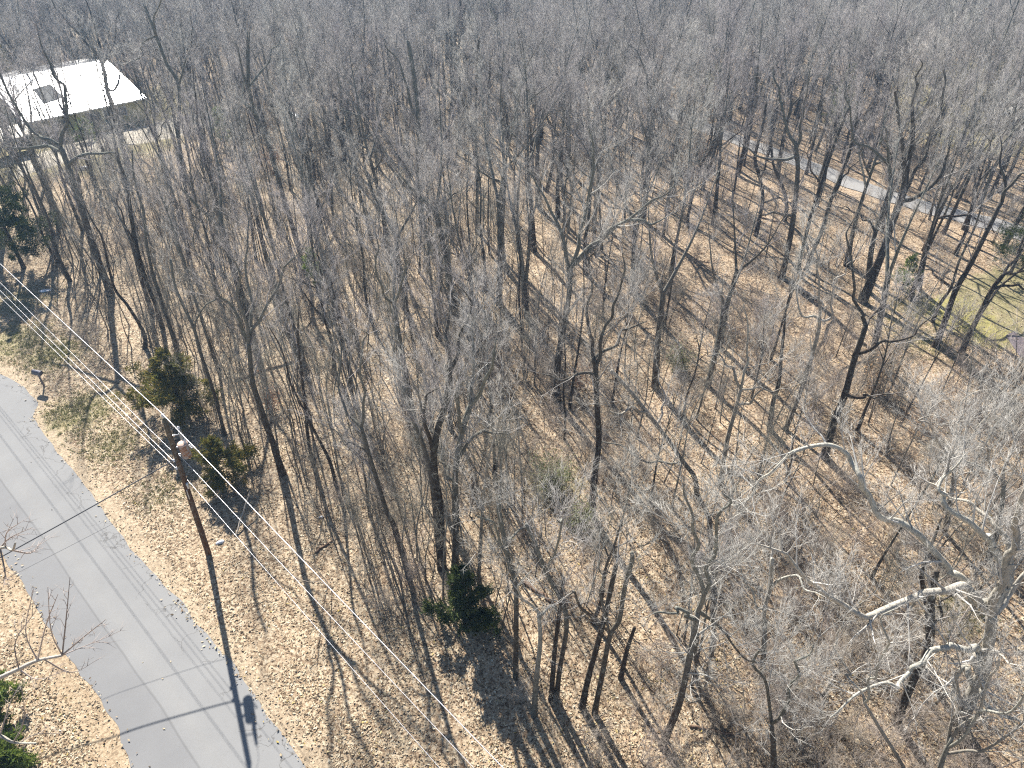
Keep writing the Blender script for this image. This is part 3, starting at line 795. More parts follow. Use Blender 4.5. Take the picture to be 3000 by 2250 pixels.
hero('dense purple-crowned tree at the top centre with a twisted low limb', (1705, 395), [(1700, 270), (1705, 180), (1700, 110)], [[(1700, 384), (1685, 350), (1655, 320), (1650, 300)], [(1702, 250), (1740, 190), (1750, 120)], [(1702, 250), (1670, 190), (1650, 120)]], 0.25, M_BARKD, dens=1.4, templates=FINE)
hero('small dark tree between the wide-forked tree and the purple-crowned tree', (1628, 480), [(1620, 400), (1608, 360), (1595, 320)], [], 0.15, M_BARKD, h=13)
hero('vase-shaped tree with upright forks beyond the russet leaf floor', (1885, 650), [(1891, 588), (1900, 520), (1909, 434), (1912, 410)], [[(1912, 410), (1904, 362), (1891, 226), (1860, 150)], [(1912, 410), (1931, 384), (1940, 316), (1963, 271), (1990, 194)], [(1912, 410), (1915, 330), (1920, 240), (1915, 160)], [(1905, 470), (1870, 330), (1865, 250)]], 0.25, M_BARK, dens=1.05)
hero('pale leaning tree at right of the vase-shaped tree, its stem slanting up to the right', (1950, 620), [(1975, 500), (2000, 410), (2030, 300)], [[(2000, 410), (2070, 250), (2110, 190)], [(2000, 380), (2080, 340), (2150, 320)]], 0.17, M_BARKP)
# right back
hero('tall purple-brown trunk rising clear from the open russet slope', (2289, 818), [(2307, 741), (2325, 633), (2337, 497), (2330, 420)], [[(2330, 420), (2300, 370), (2285, 290), (2270, 230)], [(2332, 430), (2350, 370), (2356, 300), (2370, 230)], [(2333, 450), (2280, 470), (2220, 455), (2180, 430)], [(2325, 633), (2270, 625), (2230, 630)]], 0.27, M_BARK, dens=1.0)
hero('huge many-limbed tree beside the lane with a thick black trunk', (2525, 885), [(2560, 804), (2585, 740), (2610, 665), (2635, 600), (2650, 560)],
     [[(2650, 560), (2680, 500), (2717, 430), (2740, 360), (2762, 280), (2765, 190)], [(2640, 590), (2651, 475), (2633, 362), (2624, 270)], [(2655, 540), (2669, 407), (2678, 294), (2690, 220)], [(2633, 583), (2705, 565), (2764, 497), (2780, 440)]], 0.36, M_BARKD, dens=1.1)
hero('companion stem leaning left against the huge many-limbed tree', (2545, 850), [(2550, 750), (2565, 678), (2605, 560), (2608, 520)], [[(2608, 520), (2588, 466), (2511, 407), (2493, 348), (2480, 280)], [(2565, 678), (2530, 640), (2500, 620)], [(2608, 520), (2600, 440), (2590, 380)]], 0.24, M_BARK)
hero('slanting slim trunk right of the tall purple-brown trunk, first of two', (2338, 790), [(2348, 741), (2375, 633), (2405, 540), (2434, 452)], [[(2405, 540), (2380, 500), (2365, 455)]], 0.17, M_BARKD, h=15)
hero('slanting slim trunk right of the tall purple-brown trunk, second of two', (2362, 790), [(2380, 741), (2407, 678), (2434, 588), (2479, 475)], [[(2434, 588), (2470, 520), (2500, 490)]], 0.19, M_BARKD, h=15)
hero('crooked trunk on the russet slope left of the tall purple-brown trunk', (2214, 690), [(2225, 640), (2235, 579), (2226, 520), (2212, 465)], [[(2226, 520), (2250, 470), (2258, 420)], [(2232, 600), (2270, 585), (2300, 590)]], 0.2, M_BARKD, h=13)
hero('stout grey trunk beside the lane behind the russet slope', (2298, 650), [(2305, 600), (2290, 540), (2265, 480)], [], 0.22, M_BARK, h=14)
hero('low-forked tree standing over the right-hand end of the lane', (2690, 850), [(2710, 741), (2741, 642), (2768, 542)], [[(2768, 542), (2800, 460), (2830, 380)], [(2741, 642), (2800, 630), (2860, 640), (2900, 670)]], 0.24, M_BARKD)
hero('dark trunk nearest the yellow mossy lawn, left one of the leaning pair', (2737, 1023), [(2765, 950), (2800, 850), (2835, 790), (2881, 700), (2936, 588)], [[(2800, 850), (2750, 820), (2722, 795)], [(2936, 588), (2960, 540), (3010, 500)], [(2936, 588), (2940, 520), (2930, 450)]], 0.24, M_BARKD, dens=0.8)
hero('dark trunk nearest the yellow mossy lawn, right one of the leaning pair', (2814, 1035), [(2840, 980), (2870, 920), (2905, 850), (2940, 805)], [[(2940, 805), (2970, 795), (3020, 780)], [(2940, 805), (2970, 760), (3000, 700), (3040, 620)], [(2905, 850), (2960, 835), (3010, 850)]], 0.22, M_BARKD, dens=0.7)
hero('thinner trunk leaning behind the pair at the mossy lawn', (2732, 944), [(2755, 890), (2787, 840), (2809, 768), (2850, 680)], [], 0.15, M_BARK, h=14)
hero('small tree leaning over the lawn by the mauve paving', (2868, 925), [(2900, 880), (2930, 840), (2990, 790)], [], 0.13, M_BARKD, h=8)
hero('brown trunk in the scrub left of the mossy lawn', (2665, 880), [(2680, 830), (2697, 780), (2720, 700)], [], 0.17, M_BARK, h=15)
# middle
hero('twin-crowned tree in the very middle whose long limb sweeps up to the right', (1633, 1170), [(1631, 1100), (1640, 1021), (1653, 949), (1668, 863), (1672, 785)],
     [[(1672, 785), (1732, 723), (1791, 678), (1859, 624), (1927, 579)], [(1672, 790), (1700, 680), (1720, 610), (1738, 500), (1735, 420)], [(1670, 800), (1650, 700), (1610, 610), (1570, 540)], [(1791, 678), (1830, 655), (1900, 655)]], 0.26, M_BARK, dens=1.0)
hero('thin dark stem standing just right of the twin-crowned tree in the middle', (1668, 1195), [(1680, 1110), (1695, 1020), (1710, 900)], [], 0.1, M_BARKD, h=11, dens=0.7)
hero('tall dark trunk in the middle right above the pale green shrub, with a Y fork', (1735, 1510), [(1741, 1405), (1755, 1292), (1750, 1202), (1746, 1089), (1738, 1050)], [[(1740, 1055), (1732, 1000), (1723, 922), (1715, 850), (1735, 760)], [(1746, 1075), (1765, 1000), (1785, 930), (1815, 865), (1830, 790)], [(1750, 1040), (1800, 1005), (1840, 965)], [(1748, 1110), (1700, 1095), (1640, 1110)]], 0.2, M_BARKD, dens=0.95)
hero('pale silver tree leaning far to the left over the middle of the wood', (2045, 1450), [(2035, 1400), (2000, 1351), (1950, 1280), (1895, 1207), (1840, 1140), (1791, 1085)], [[(1895, 1207), (1850, 1200), (1790, 1207)], [(1930, 1250), (1945, 1200), (1930, 1120)], [(2000, 1351), (1930, 1360), (1850, 1325), (1770, 1293)]], 0.16, M_BARKP, M_TWIGP, dens=0.8)
hero('pale forked tree right of the silver leaning tree, with an elbowed side branch', (2113, 1420), [(2120, 1350), (2135, 1270), (2154, 1202), (2170, 1140)], [[(2170, 1140), (2181, 1089), (2185, 1030), (2190, 950)], [(2172, 1145), (2195, 1135), (2245, 1137)], [(2155, 1190), (2200, 1180), (2235, 1135)], [(2178, 1100), (2140, 1080), (2110, 1050)]], 0.16, M_BARKP, M_TWIGP, dens=0.85)
hero('broken dark snag on the right with one long bare side limb', (2416, 1338), [(2443, 1238), (2475, 1157), (2502, 1057), (2524, 994), (2536, 955)], [[(2536, 955), (2524, 931), (2502, 890), (2493, 795), (2480, 700)], [(2536, 955), (2548, 935), (2562, 910)], [(2515, 1045), (2583, 1008), (2624, 998), (2674, 976)], [(2475, 1160), (2510, 1163), (2530, 1155), (2560, 1165)]], 0.24, M_BARKD, dens=0.35, clothe_trunk=False)
hero('tree left of the broken snag with upright pale forks', (2300, 1255), [(2316, 1225), (2357, 1112), (2393, 990), (2402, 935)], [[(2402, 935), (2398, 870), (2398, 795), (2390, 720)], [(2402, 935), (2432, 930), (2440, 860), (2470, 800)], [(2402, 940), (2370, 930), (2340, 900)]], 0.17, M_BARKP, M_TWIGP, dens=0.8)
hero('dark trunk below and left of the broken snag', (2256, 1255), [(2265, 1180), (2282, 1120), (2290, 1030)], [], 0.17, M_BARKD, h=11)
hero('blue-grey tree with a high fork left of the tight trunk cluster', (1235, 1330), [(1205, 1180), (1181, 1048), (1167, 967), (1154, 890)], [[(1154, 890), (1120, 840), (1105, 760)], [(1154, 890), (1152, 800), (1155, 720)], [(1154, 890), (1180, 830), (1190, 760)]], 0.17, M_BARK)
hero('slim tree with a Y fork at mid height left of the tight trunk cluster', (1180, 1614), [(1150, 1530), (1131, 1491), (1090, 1360), (1058, 1250)], [[(1058, 1250), (1020, 1205), (1000, 1130), (996, 1030)], [(1058, 1250), (1066, 1180), (1060, 1090), (1058, 1000)], [(1075, 1320), (1040, 1300), (1010, 1290)]], 0.16, M_BARK, dens=0.8)
hero('thin trunk left of the slim Y-forked tree', (985, 1420), [(965, 1350), (925, 1270), (890, 1200), (850, 1120)], [], 0.11, M_BARKD, h=12, dens=0.7)
hero('straight thin trunk between the straight forked tree and the slim Y-forked tree', (930, 1400), [(905, 1300), (895, 1200), (880, 1060)], [], 0.12, M_BARKD, h=13, dens=0.7)
hero('left trunk of the tight cluster above the dark cedar, leaning right at its top', (1294, 1665), [(1289, 1491), (1271, 1360), (1280, 1270), (1312, 1157), (1318, 1066)], [[(1318, 1066), (1310, 980), (1315, 900)], [(1316, 1080), (1350, 1000), (1370, 930)], [(1275, 1340), (1250, 1260), (1240, 1180)]], 0.22, M_BARKD)
hero('forked trunk at the right of the tight cluster above the dark cedar', (1330, 1700), [(1335, 1600), (1335, 1491), (1335, 1383), (1353, 1270), (1378, 1188)], [[(1378, 1188), (1385, 1100), (1380, 1000)], [(1378, 1188), (1420, 1120), (1450, 1050)], [(1356, 1262), (1345, 1200), (1335, 1150)], [(1340, 1350), (1400, 1270), (1440, 1275)], [(1336, 1400), (1300, 1360), (1290, 1340)]], 0.2, M_BARK, dens=0.9)
hero('thin stem leaning in from the left of the tight cluster', (1288, 1640), [(1267, 1428), (1244, 1315), (1199, 1202), (1180, 1130)], [[(1244, 1315), (1235, 1230), (1230, 1150)]], 0.14, M_BARK)
hero('curved pale stem just right of the tight cluster', (1400, 1700), [(1408, 1610), (1412, 1509), (1420, 1420), (1430, 1350)], [], 0.1, M_BARKP, M_TWIGP, h=12)
# near, bottom edge
hero('grey stub-topped trunk standing alone at bottom centre', (1565, 2095), [(1572, 1988), (1583, 1884), (1578, 1794)], [[(1578, 1800), (1545, 1760), (1515, 1720)], [(1578, 1800), (1600, 1792), (1620, 1790)]], 0.13, M_BARKP, M_TWIGP, dens=0.6, clothe_trunk=False)
hero('wavy grey tree left of the stub-topped trunk', (1511, 1985), [(1512, 1850), (1511, 1717), (1493, 1658), (1475, 1568), (1461, 1500)], [[(1480, 1580), (1520, 1560), (1545, 1545)], [(1493, 1658), (1480, 1600), (1440, 1540)]], 0.12, M_BARK, dens=0.75, h=13)
hero('dark straight half of the twin stems right of the stub-topped trunk', (1616, 2055), [(1619, 1990), (1628, 1884), (1642, 1771), (1650, 1700)], [], 0.13, M_BARKD, h=10, dens=0.6)
hero('grey zigzag half of the twin stems right of the stub-topped trunk', (1630, 2052), [(1640, 1960), (1660, 1839), (1646, 1762), (1601, 1681), (1570, 1600), (1542, 1536)], [[(1601, 1681), (1620, 1620), (1640, 1540)]], 0.12, M_BARK, dens=0.7)
hero('slanting dark broken trunk at the bottom, left one of two', (1705, 2075), [(1723, 1988), (1764, 1839), (1787, 1735), (1805, 1654)], [[(1764, 1839), (1720, 1790), (1690, 1750)]], 0.15, M_BARKD, dens=0.5)
hero('slanting twisted trunk at the bottom, right one of two', (1741, 2090), [(1764, 1975), (1787, 1862), (1814, 1816), (1830, 1720), (1850, 1650)], [[(1787, 1862), (1770, 1760), (1765, 1700)]], 0.12, M_BARK, dens=0.7, h=12)
hero('short dark snapped stem right of the two slanting trunks', (1818, 1988), [(1836, 1907), (1859, 1839)], [], 0.12, M_BARKD, dens=0.3, clothe_trunk=False, r1=0.08)
hero('many-stemmed tree at bottom right of centre with upright forks', (1938, 2185), [(1990, 2060), (2025, 1900), (2045, 1790)], [[(2045, 1790), (2048, 1700), (2030, 1600), (2035, 1500)], [(2045, 1790), (2070, 1700), (2090, 1620), (2110, 1500)], [(2040, 1810), (2000, 1790), (1960, 1800)], [(2045, 1800), (2075, 1820), (2120, 1860), (2180, 1930)], [(2040, 1830), (2035, 1900), (2040, 2040)]], 0.17, M_BARK, dens=1.0)
hero('forked grey trunk at the bottom edge right of centre', (2268, 2310), [(2266, 2200), (2260, 2120)], [[(2260, 2120), (2240, 2000), (2215, 1925)], [(2262, 2125), (2300, 2050), (2330, 1970), (2345, 1930)]], 0.14, M_BARK, dens=0.9)
hero('slender pale tree with a small crown above the forked grey trunk', (2236, 1990), [(2240, 1860), (2240, 1785), (2258, 1720), (2262, 1636)], [[(2240, 1785), (2210, 1750), (2190, 1700)], [(2258, 1722), (2310, 1690), (2360, 1720)]], 0.12, M_BARKP, M_TWIGP, dens=0.8)
hero('black trunk leaning behind the pale oak limbs at bottom right', (2628, 2120), [(2650, 2050), (2690, 1960), (2722, 1890), (2725, 1800)], [[(2722, 1890), (2745, 1830), (2760, 1780)]], 0.2, M_BARKD, h=11, dens=0.6)
hero('dark trunk under the left limb of the pale oak', (2705, 1960), [(2718, 1870), (2716, 1770), (2700, 1690)], [], 0.17, M_BARKD, h=11, dens=0.7)
hero('great pale oak filling the bottom right corner with long crooked white limbs', (2815, 2125), [(2835, 2064), (2878, 1973), (2895, 1890), (2905, 1800)],
     [[(2905, 1800), (2860, 1740), (2780, 1722), (2715, 1730), (2650, 1765), (2560, 1795), (2480, 1770), (2420, 1735), (2360, 1675), (2280, 1620)],
      [(2905, 1800), (2860, 1745), (2800, 1680), (2768, 1650), (2678, 1572), (2588, 1496), (2530, 1420), (2500, 1360), (2434, 1310), (2325, 1324), (2250, 1380), (2194, 1464)],
      [(2905, 1790), (2935, 1700), (2925, 1630), (2880, 1560), (2790, 1500), (2770, 1450), (2775, 1400)],
      [(2905, 1790), (2945, 1690), (2970, 1600), (2985, 1530), (3020, 1440)],
      [(2935, 1690), (2970, 1630), (2940, 1545), (2860, 1500), (2800, 1455)],
      [(2880, 1970), (2855, 1905), (2800, 1895), (2740, 1910), (2680, 1960), (2640, 2000), (2590, 2010), (2500, 2060)],
      [(2880, 1970), (2862, 1930), (2870, 2010), (2890, 2060), (2960, 2110), (3020, 2140)],
      [(2860, 2010), (2830, 1960), (2790, 2010), (2770, 2035), (2720, 2080), (2640, 2105)],
      [(2905, 1800), (2960, 1760), (3020, 1690)]],
     0.32, M_BARKO, M_TWIGP, dens=1.35, templates=COARSE, blen=(1.0, 2.8), crook=0.075, bsc=(0.4, 0.75), limb_r=[.17, .16, .16, .17, .11, .14, .15, .12, .15], limb_depth=[-3, 2.5, 1.5, -1, 3, -2.5, -2, 1, 0.5], clothe_trunk=False)
hero('many-stemmed pale sapling rising at the very bottom right edge', (2740, 2330), [(2760, 2230), (2790, 2160)], [[(2790, 2160), (2850, 2090), (2900, 2000), (2940, 1940)], [(2780, 2190), (2800, 2080), (2810, 1980)], [(2780, 2190), (2860, 2120), (2950, 2080), (3020, 2010)], [(2770, 2210), (2880, 2200), (2990, 2120)]], 0.12, M_BARKP, M_TWIGP, dens=1.1, templates=COARSE, bsc=(0.4, 0.75), blen=(0.8, 1.8), clothe_trunk=False)
hero('blue-grey forked stem leaning left at the bottom edge before the pale oak', (2700, 2330), [(2646, 2246), (2583, 2142), (2533, 2060)], [[(2533, 2060), (2500, 2010), (2470, 1961), (2450, 1880)], [(2537, 2065), (2550, 2000), (2565, 1940), (2600, 1850)]], 0.09, M_BARKP, M_TWIGP, dens=0.9, templates=COARSE, bsc=(0.4, 0.7), blen=(0.8, 1.8), clothe_trunk=False)
hero('pale-limbed tree at the right edge above the great oak', (2900, 1640), [(2920, 1560), (2935, 1480), (2940, 1420)], [[(2940, 1420), (2900, 1380), (2790, 1345), (2750, 1300)], [(2940, 1420), (2960, 1330), (2990, 1230), (3010, 1180)], [(2940, 1420), (2905, 1350), (2880, 1280)]], 0.16, M_BARKP, M_TWIGP, dens=1.0)
hero('thicket tree with fine pale crown below the mossy lawn', (2770, 1560), [(2785, 1460), (2795, 1370), (2790, 1330)], [[(2790, 1330), (2800, 1250), (2830, 1180)], [(2790, 1335), (2740, 1270), (2700, 1220)], [(2790, 1340), (2850, 1270), (2900, 1200)]], 0.13, M_BARKP, M_TWIGP, dens=1.1, templates=FINE)
# a tree outside the left edge whose limbs reach in over the road
def roadside_limbs():
    rng = np.random.default_rng(77)
    org = np.array([-23.0, 9.5, 0.0]); o = empty('bare_tree', org)
    tag(o, 'tree at the left edge whose birch-grey limbs reach in over the road', 'tree', 'bare trees in the wood')
    Yd = 11.8
    tp = smooth_poly(np.array([org - [0, 0, .25], org + [0.3, .3, 5], org + [0.8, 0.8, 9.5], org + [1.2, 1.0, 13]]) - org, 5)
    tm = MB(); tube(tm, tp, taper(len(tp), .26, .06), 9, wob=.05, rng=rng); link('trunk', tm.mesh('trunk', M_BARKP), o)
    car, cm = [], MB()
    limbs = [([(-110, 2030), (0, 1985), (55, 1960), (110, 1935), (182, 1920)], 0.06, [(115, 1925, (75, 1850), (100, 1720)), (175, 1918, (150, 1850), (140, 1720)), (180, 1918, (195, 1800), (205, 1690)), (60, 1955, (45, 1880), (105, 1790)), (182, 1920, (240, 1870), (310, 1815)), (120, 1932, (210, 1970), (290, 1930)), (183, 1920, (230, 1900), (330, 1860)), (115, 1930, (135, 1830), (170, 1740)), (60, 1960, (110, 1990), (190, 1965))]),
             ([(-110, 2120), (0, 2155), (40, 2175), (105, 2178)], 0.05, [(60, 2176, (110, 2150), (185, 2150)), (40, 2172, (70, 2110), (65, 2010)), (0, 2155, (30, 2060), (60, 2000))]),
             ([(-110, 1660), (0, 1605), (35, 1612), (45, 1590)], 0.035, [(5, 1605, (30, 1575), (95, 1545)), (30, 1612, (90, 1620), (120, 1590)), (10, 1606, (20, 1560), (60, 1530)), (0, 1640, (15, 1680), (10, 1720))])]
    for pl, lr, shoots in limbs:
        lp = np.array([AT(u, v, Yd - 0.4 * i) for i, (u, v) in enumerate(pl)])
        j = tp[np.argmin(np.abs(tp[:, 2] - (lp[0][2] - 1)))] + org
        lp = smooth_poly(np.vstack([j, lp]) - org, 4)
        lm = MB(); tube(lm, lp, np.linspace(lr * 1.5, lr * 0.6, len(lp)), 7, wob=.05, rng=rng); link('limb', lm.mesh('limb', M_BARKP), o)
        px = np.array([PIX(p + org) for p in lp])
        for u, v, m, e in shoots:
            k = int(np.argmin(((px - [u, v]) ** 2).sum(1))); st = lp[k] + org
            dy = rng.uniform(-.5, .5)
            sp_ = smooth_poly(np.array([st, AT(*m, st[1] + dy), AT(*e, st[1] + 2 * dy)]) - org, 4)
            tube(cm, sp_, np.linspace(0.024, 0.007, len(sp_)), 4)
            for q in range(9):
                p, t, _ = at_curve(sp_, 0.2 + 0.8 * q / 9)
                d = norm(side_dir(t, rng, rng.uniform(.4, .9)) + [0, 0, .25])
                e2 = p + d * rng.uniform(.25, .75); mm = (p + e2) / 2 + rng.normal(0, .04, 3)
                spike(cm, p, e2, 0.0085, mm)
                for w in range(2):
                    spike(cm, mm, mm + side_dir(d, rng, .7) * rng.uniform(.15, .35), 0.006)
    link('crown', cm.mesh('crown', M_BRUSH), o)
    HEROES.append((o, org))
roadside_limbs()

# ------------------------------------------------------------------ evergreens and leafy shrubs
def cedar(name, label, base, h, w, m=M_CEDAR, seed=0, cat='evergreen', n=2600, bare=0.12, group='evergreens in the wood', loc=None, lean=0.0):
    rng = np.random.default_rng(seed)
    b = P(*base) if loc is None else np.array([loc[0], loc[1], 0.0]); b[2] = float(gz(b[0], b[1]))
    o = empty(name, b); tag(o, label, cat, group)
    tm = MB(); tp = smooth_poly([[0, 0, -.2], [lean * .3, .05, h * .5], [lean, 0, h * .95]], 4)
    tube(tm, tp, taper(len(tp), 0.035 * h ** 0.7, 0.015), 6); 
    cm = MB()
    nb = int(20 + h * 4); cl = []
    for i in range(nb):
        s = bare + (1 - bare) * ((i + rng.random()) / nb) ** 0.9
        p, _, _ = at_curve(tp, s)
        az = i * 2.4 + rng.normal(0, .5)
        R = w * (1 - s) ** 0.75 * min(1, (s - bare) * 5 + .45) * rng.uniform(0.4, 1.3) + 0.1
        el = rng.uniform(-0.15, 0.75)
        e = p + np.array([cos(az) * R, sin(az) * R, R * tan(el) * .7])
        tube(tm, np.array([p, (p + e) / 2 + rng.normal(0, .05, 3), e]), [0.02, 0.013, 0.005], 3)
        k = max(3, int(R * 5.5))
        for q in range(k):
            f = rng.uniform(0.25, 1.05) ** 0.8; cl.append((p + (e - p) * f + rng.normal(0, 0.06 + .06 * R, 3), norm(e - p + [0, 0, .5 * R]), 0.13 + .1 * R * (1 - .5 * f)))
    per = max(14, n // len(cl))
    for c, d, sz in cl:
        pos = c + rng.normal(0, 1, (per, 3)) * sz * 0.55
        dirs = d + rng.normal(0, .55, (per, 3)); dirs /= np.linalg.norm(dirs, axis=1)[:, None]
        side = np.cross(dirs, rng.normal(0, 1, (per, 3))); side /= np.linalg.norm(side, axis=1)[:, None]
        L = rng.uniform(.1, .3, (per, 1)); W = L * .17
        v = np.stack([pos - side * W, pos + side * W, pos + dirs * L], 1).reshape(-1, 3)
        cm.add(v, np.arange(per * 3).reshape(-1, 3))
    link('trunk', tm.mesh('trunk', M_BARKD), o); link('crown', cm.mesh('crown', m, False), o)
    return o
cedar('cedar_tree', 'large dark green cedar at the left edge above the white scrap', (70, 785), 10.5, 4.6, M_CEDARK, seed=1, n=26000)
cedar('cedar_tree', 'bronze-green cedar on the bank left of the utility pole', (540, 1215), 5.6, 3.2, seed=2, n=17000)
cedar('cedar_tree', 'small bronze cedar just below and right of the transformer', (655, 1410), 3.6, 2.3, seed=3, n=9000)
cedar('cedar_tree', 'dark narrow cedar among the trunks at bottom centre', (1365, 1845), 5.2, 2.0, M_CEDARK, seed=4, n=9500)
cedar('cedar_tree', 'bright green evergreen at the left bottom corner under the bare limb', (15, 2110), 4.0, 1.5, M_CEDARG, seed=5, n=7000)
cedar('cedar_tree', 'bright green bush at the very bottom left corner', (20, 2275), 2.2, 1.8, M_CEDARG, seed=6, n=6000)
cedar('pine_sapling', 'thin young pine with open green crown left of centre', (930, 860), 4.5, 1.2, M_CEDARG, seed=7, n=2200, bare=.3)
cedar('cedar_tree', 'dark evergreen at the right edge above the mossy lawn', (2960, 800), 7.5, 3.4, M_CEDARK, seed=8, n=6000)
cedar('cedar_tree', 'green cedar standing above the far crowns at top centre', (1415, 190), 17.5, 3.6, M_CEDARG, seed=9, n=9000)
cedar('cedar_tree', 'low green cedar at the foot of the white-roofed house', (262, 408), 2.6, 1.8, M_CEDARG, seed=10, n=3000)
cedar('cedar_tree', 'dim green cedar left of the white-roofed house', (30, 260), 9, 3.0, M_CEDAR, seed=11, n=4000)
cedar('cedar_tree', 'olive cedar half hidden in twigs above the lane', (2080, 330), 9, 2.8, M_CEDAR, seed=12, n=4000)
cedar('cedar_tree', 'bright green cedar among the far crowns right of centre', (2440, 400), 9.5, 2.2, M_CEDARG, seed=13, n=4500)
cedar('cedar_tree', 'small cedar in the scrub under the sinuous forked tree', (660, 430), 5, 1.6, M_CEDARG, seed=14, n=2500)
cedar('cedar_tree', 'yellow-green cedar right of the dense purple-crowned tree', (1790, 330), 9.5, 2.0, M_CEDAR, seed=15, n=3500)
cedar('cedar_tree', 'young pine standing in the middle of the right-hand thicket', (2640, 850), 3.5, 1.6, M_CEDARG, seed=16, n=2500)

def leafy(name, label, base, h, stems, leafm, nleaf, seed, cat='shrub', group=None):
    b = P(*base); b[2] = float(gz(b[0], b[1]))
    mbt = shrub_template(seed, h, stems, 1.2, True, nleaf)
    tw, lf = MB(), MB()
    v = np.concatenate(mbt.v); t = np.concatenate(mbt.t); m_ = np.concatenate(mbt.m)
    for k, dst in ((0, tw), (1, lf)):
        tt = t[m_ == k]; u_, inv = np.unique(tt, return_inverse=True)
        dst.add(v[u_], inv.reshape(-1, 3))
    o = empty(name, b); tag(o, label, cat, group)
    link('stems', tw.mesh('stems', M_BRUSH), o); link('leaves', lf.mesh('leaves', leafm, False), o)
    return o
leafy('green_shrub', 'pale green budding shrub in the sunny gap right of centre', (1620, 1440), 2.6, 26, M_FRESH, 2600, 31, group='budding shrubs')
leafy('green_shrub', 'low pale green shrub right of the larger budding shrub', (1700, 1530), 1.8, 18, M_FRESH, 1400, 32, group='budding shrubs')
leafy('green_shrub', 'faint green budding shrub above the silver leaning tree', (1985, 1080), 2.4, 16, M_FRESH, 900, 33, group='budding shrubs')
leafy('oak_sapling', 'sapling holding red-brown leaves right of the straight forked tree', (800, 1200), 3.0, 6, M_RUSSET, 420, 34, group='saplings that kept their leaves')
leafy('oak_sapling', 'bushy oak sapling with tan leaves right of the broken snag', (2560, 1150), 3.6, 12, M_TANLEAF, 1500, 35, group='saplings that kept their leaves')
leafy('oak_sapling', 'tan-leaved sapling below the bushy oak sapling at right', (2680, 1290), 2.8, 9, M_TANLEAF, 700, 36, group='saplings that kept their leaves')
leafy('oak_sapling', 'red-leaved sapling under the sinuous forked tree', (800, 510), 4.0, 8, M_RUSSET, 900, 37, group='saplings that kept their leaves')
leafy('oak_sapling', 'red-leaved sapling behind the white-roofed house corner', (395, 240), 5.0, 9, M_RUSSET, 1200, 38, group='saplings that kept their leaves')
leafy('oak_sapling', 'red-leaved sapling at the edge of the lane right of centre', (2060, 470), 4.0, 9, M_RUSSET, 900, 39, group='saplings that kept their leaves')
leafy('oak_sapling', 'russet sapling high in the woods left of the large double tree', (960, 260), 6.0, 8, M_RUSSET, 1200, 40, group='saplings that kept their leaves')
leafy('oak_sapling', 'russet sapling at the foot of the twin-crowned middle tree', (1690, 1130), 2.2, 7, M_RUSSET, 300, 41, group='saplings that kept their leaves')
leafy('moss_shrub', 'leaning scrubby bush on the mossy lawn between trunks', (2800, 945), 2.4, 14, M_GRASS, 260, 42)

# ------------------------------------------------------------------ the rest of the wood
keep = [(b[0], b[1]) for _, b in HEROES]
SHT = np.linspace(0, 19, 11)
def blocked(x, y, r=1.6):
    if wood_side(x, y) < 3.2 and y < 62: return True
    if poly_dist(np.array([x]), np.array([y]), ROAD_POLY)[0] > -3: return True
    if r > 1 and y < 75 and (poly_dist(x + 0.44 * SHT, y - 0.9 * SHT, ROAD_POLY) > -1.5).any(): return True
    hp = poly_dist(np.array([x]), np.array([y]), HOUSE)[0]
    if hp > -1.6: return True
    for pl, m in ((LAWN, -0.5), (DRIVE, -0.3)):
        if poly_dist(np.array([x]), np.array([y]), pl)[0] > m: return True
    if lane_dist(np.array([x]), np.array([y]))[0] < 2.2: return True
    return False
CLEAR = [(1420, 560, 6.5), (1100, 620, 4), (2450, 640, 9), (2120, 780, 6), (1900, 1020, 5), (2200, 880, 6), (1560, 1280, 4), (1900, 1700, 3), (640, 1750, 6), (780, 2000, 5), (1200, 2100, 4.5), (1450, 2150, 4), (700, 1500, 4), (2760, 920, 9)]
CLEARP = [(P(u, v), r) for u, v, r in CLEAR]
def too_close(x, y, r):
    return any((x - a) ** 2 + (y - b) ** 2 < r * r for a, b in keep)
rng = np.random.default_rng(21)
FORMW = {'spread': 'spreading', 'fork': 'forked', 'slim': 'slim upright', 'pole': 'thin pole-like', 'bushy': 'full-crowned'}
cands = []
tries = 0
NEAR_T = 300 - len(HEROES)
while len(cands) < 3000 and tries < 45000:
    tries += 1
    Y = 12 + (215 - 12) * math.sqrt(rng.random()); 
    half = 0.78 * (Y * CP + CAM_H * SP) + 8
    X = rng.uniform(-half, half)
    if blocked(X, Y): continue
    c = False
    for p, r in CLEARP:
        if (X - p[0]) ** 2 + (Y - p[1]) ** 2 < r * r: c = True
    if c and rng.random() < 0.85: continue
    if Y > 70 and poly_dist(np.array([X]), np.array([Y]), FARLAWN)[0] > 0 and rng.random() < 0.3: continue
    if -45 < X < -30 and 85 < Y < 110 and rng.random() < 0.6: continue
    if too_close(X, Y, 3.0 if Y < 60 else (2.5 if Y < 90 else 1.8)): continue
    hide = False
    for zz in (4, 9, 14):
        u, v = PIX((X, Y, zz))
        if Y < 93 and -20 < u < 450 and 150 < v < 400 and rng.random() < 0.42: hide = True
        if X > 15 and Y < 90 and 2040 < u < 3000 and abs(v - (372 + (u - 2060) * 0.36)) < 45 and rng.random() < 0.04: hide = True
        if X > 15 and Y < 57 and 2680 < u < 3050 and 760 < v < 1060 and rng.random() < 0.85: hide = True
    if hide: continue
    keep.append((X, Y)); cands.append((X, Y))
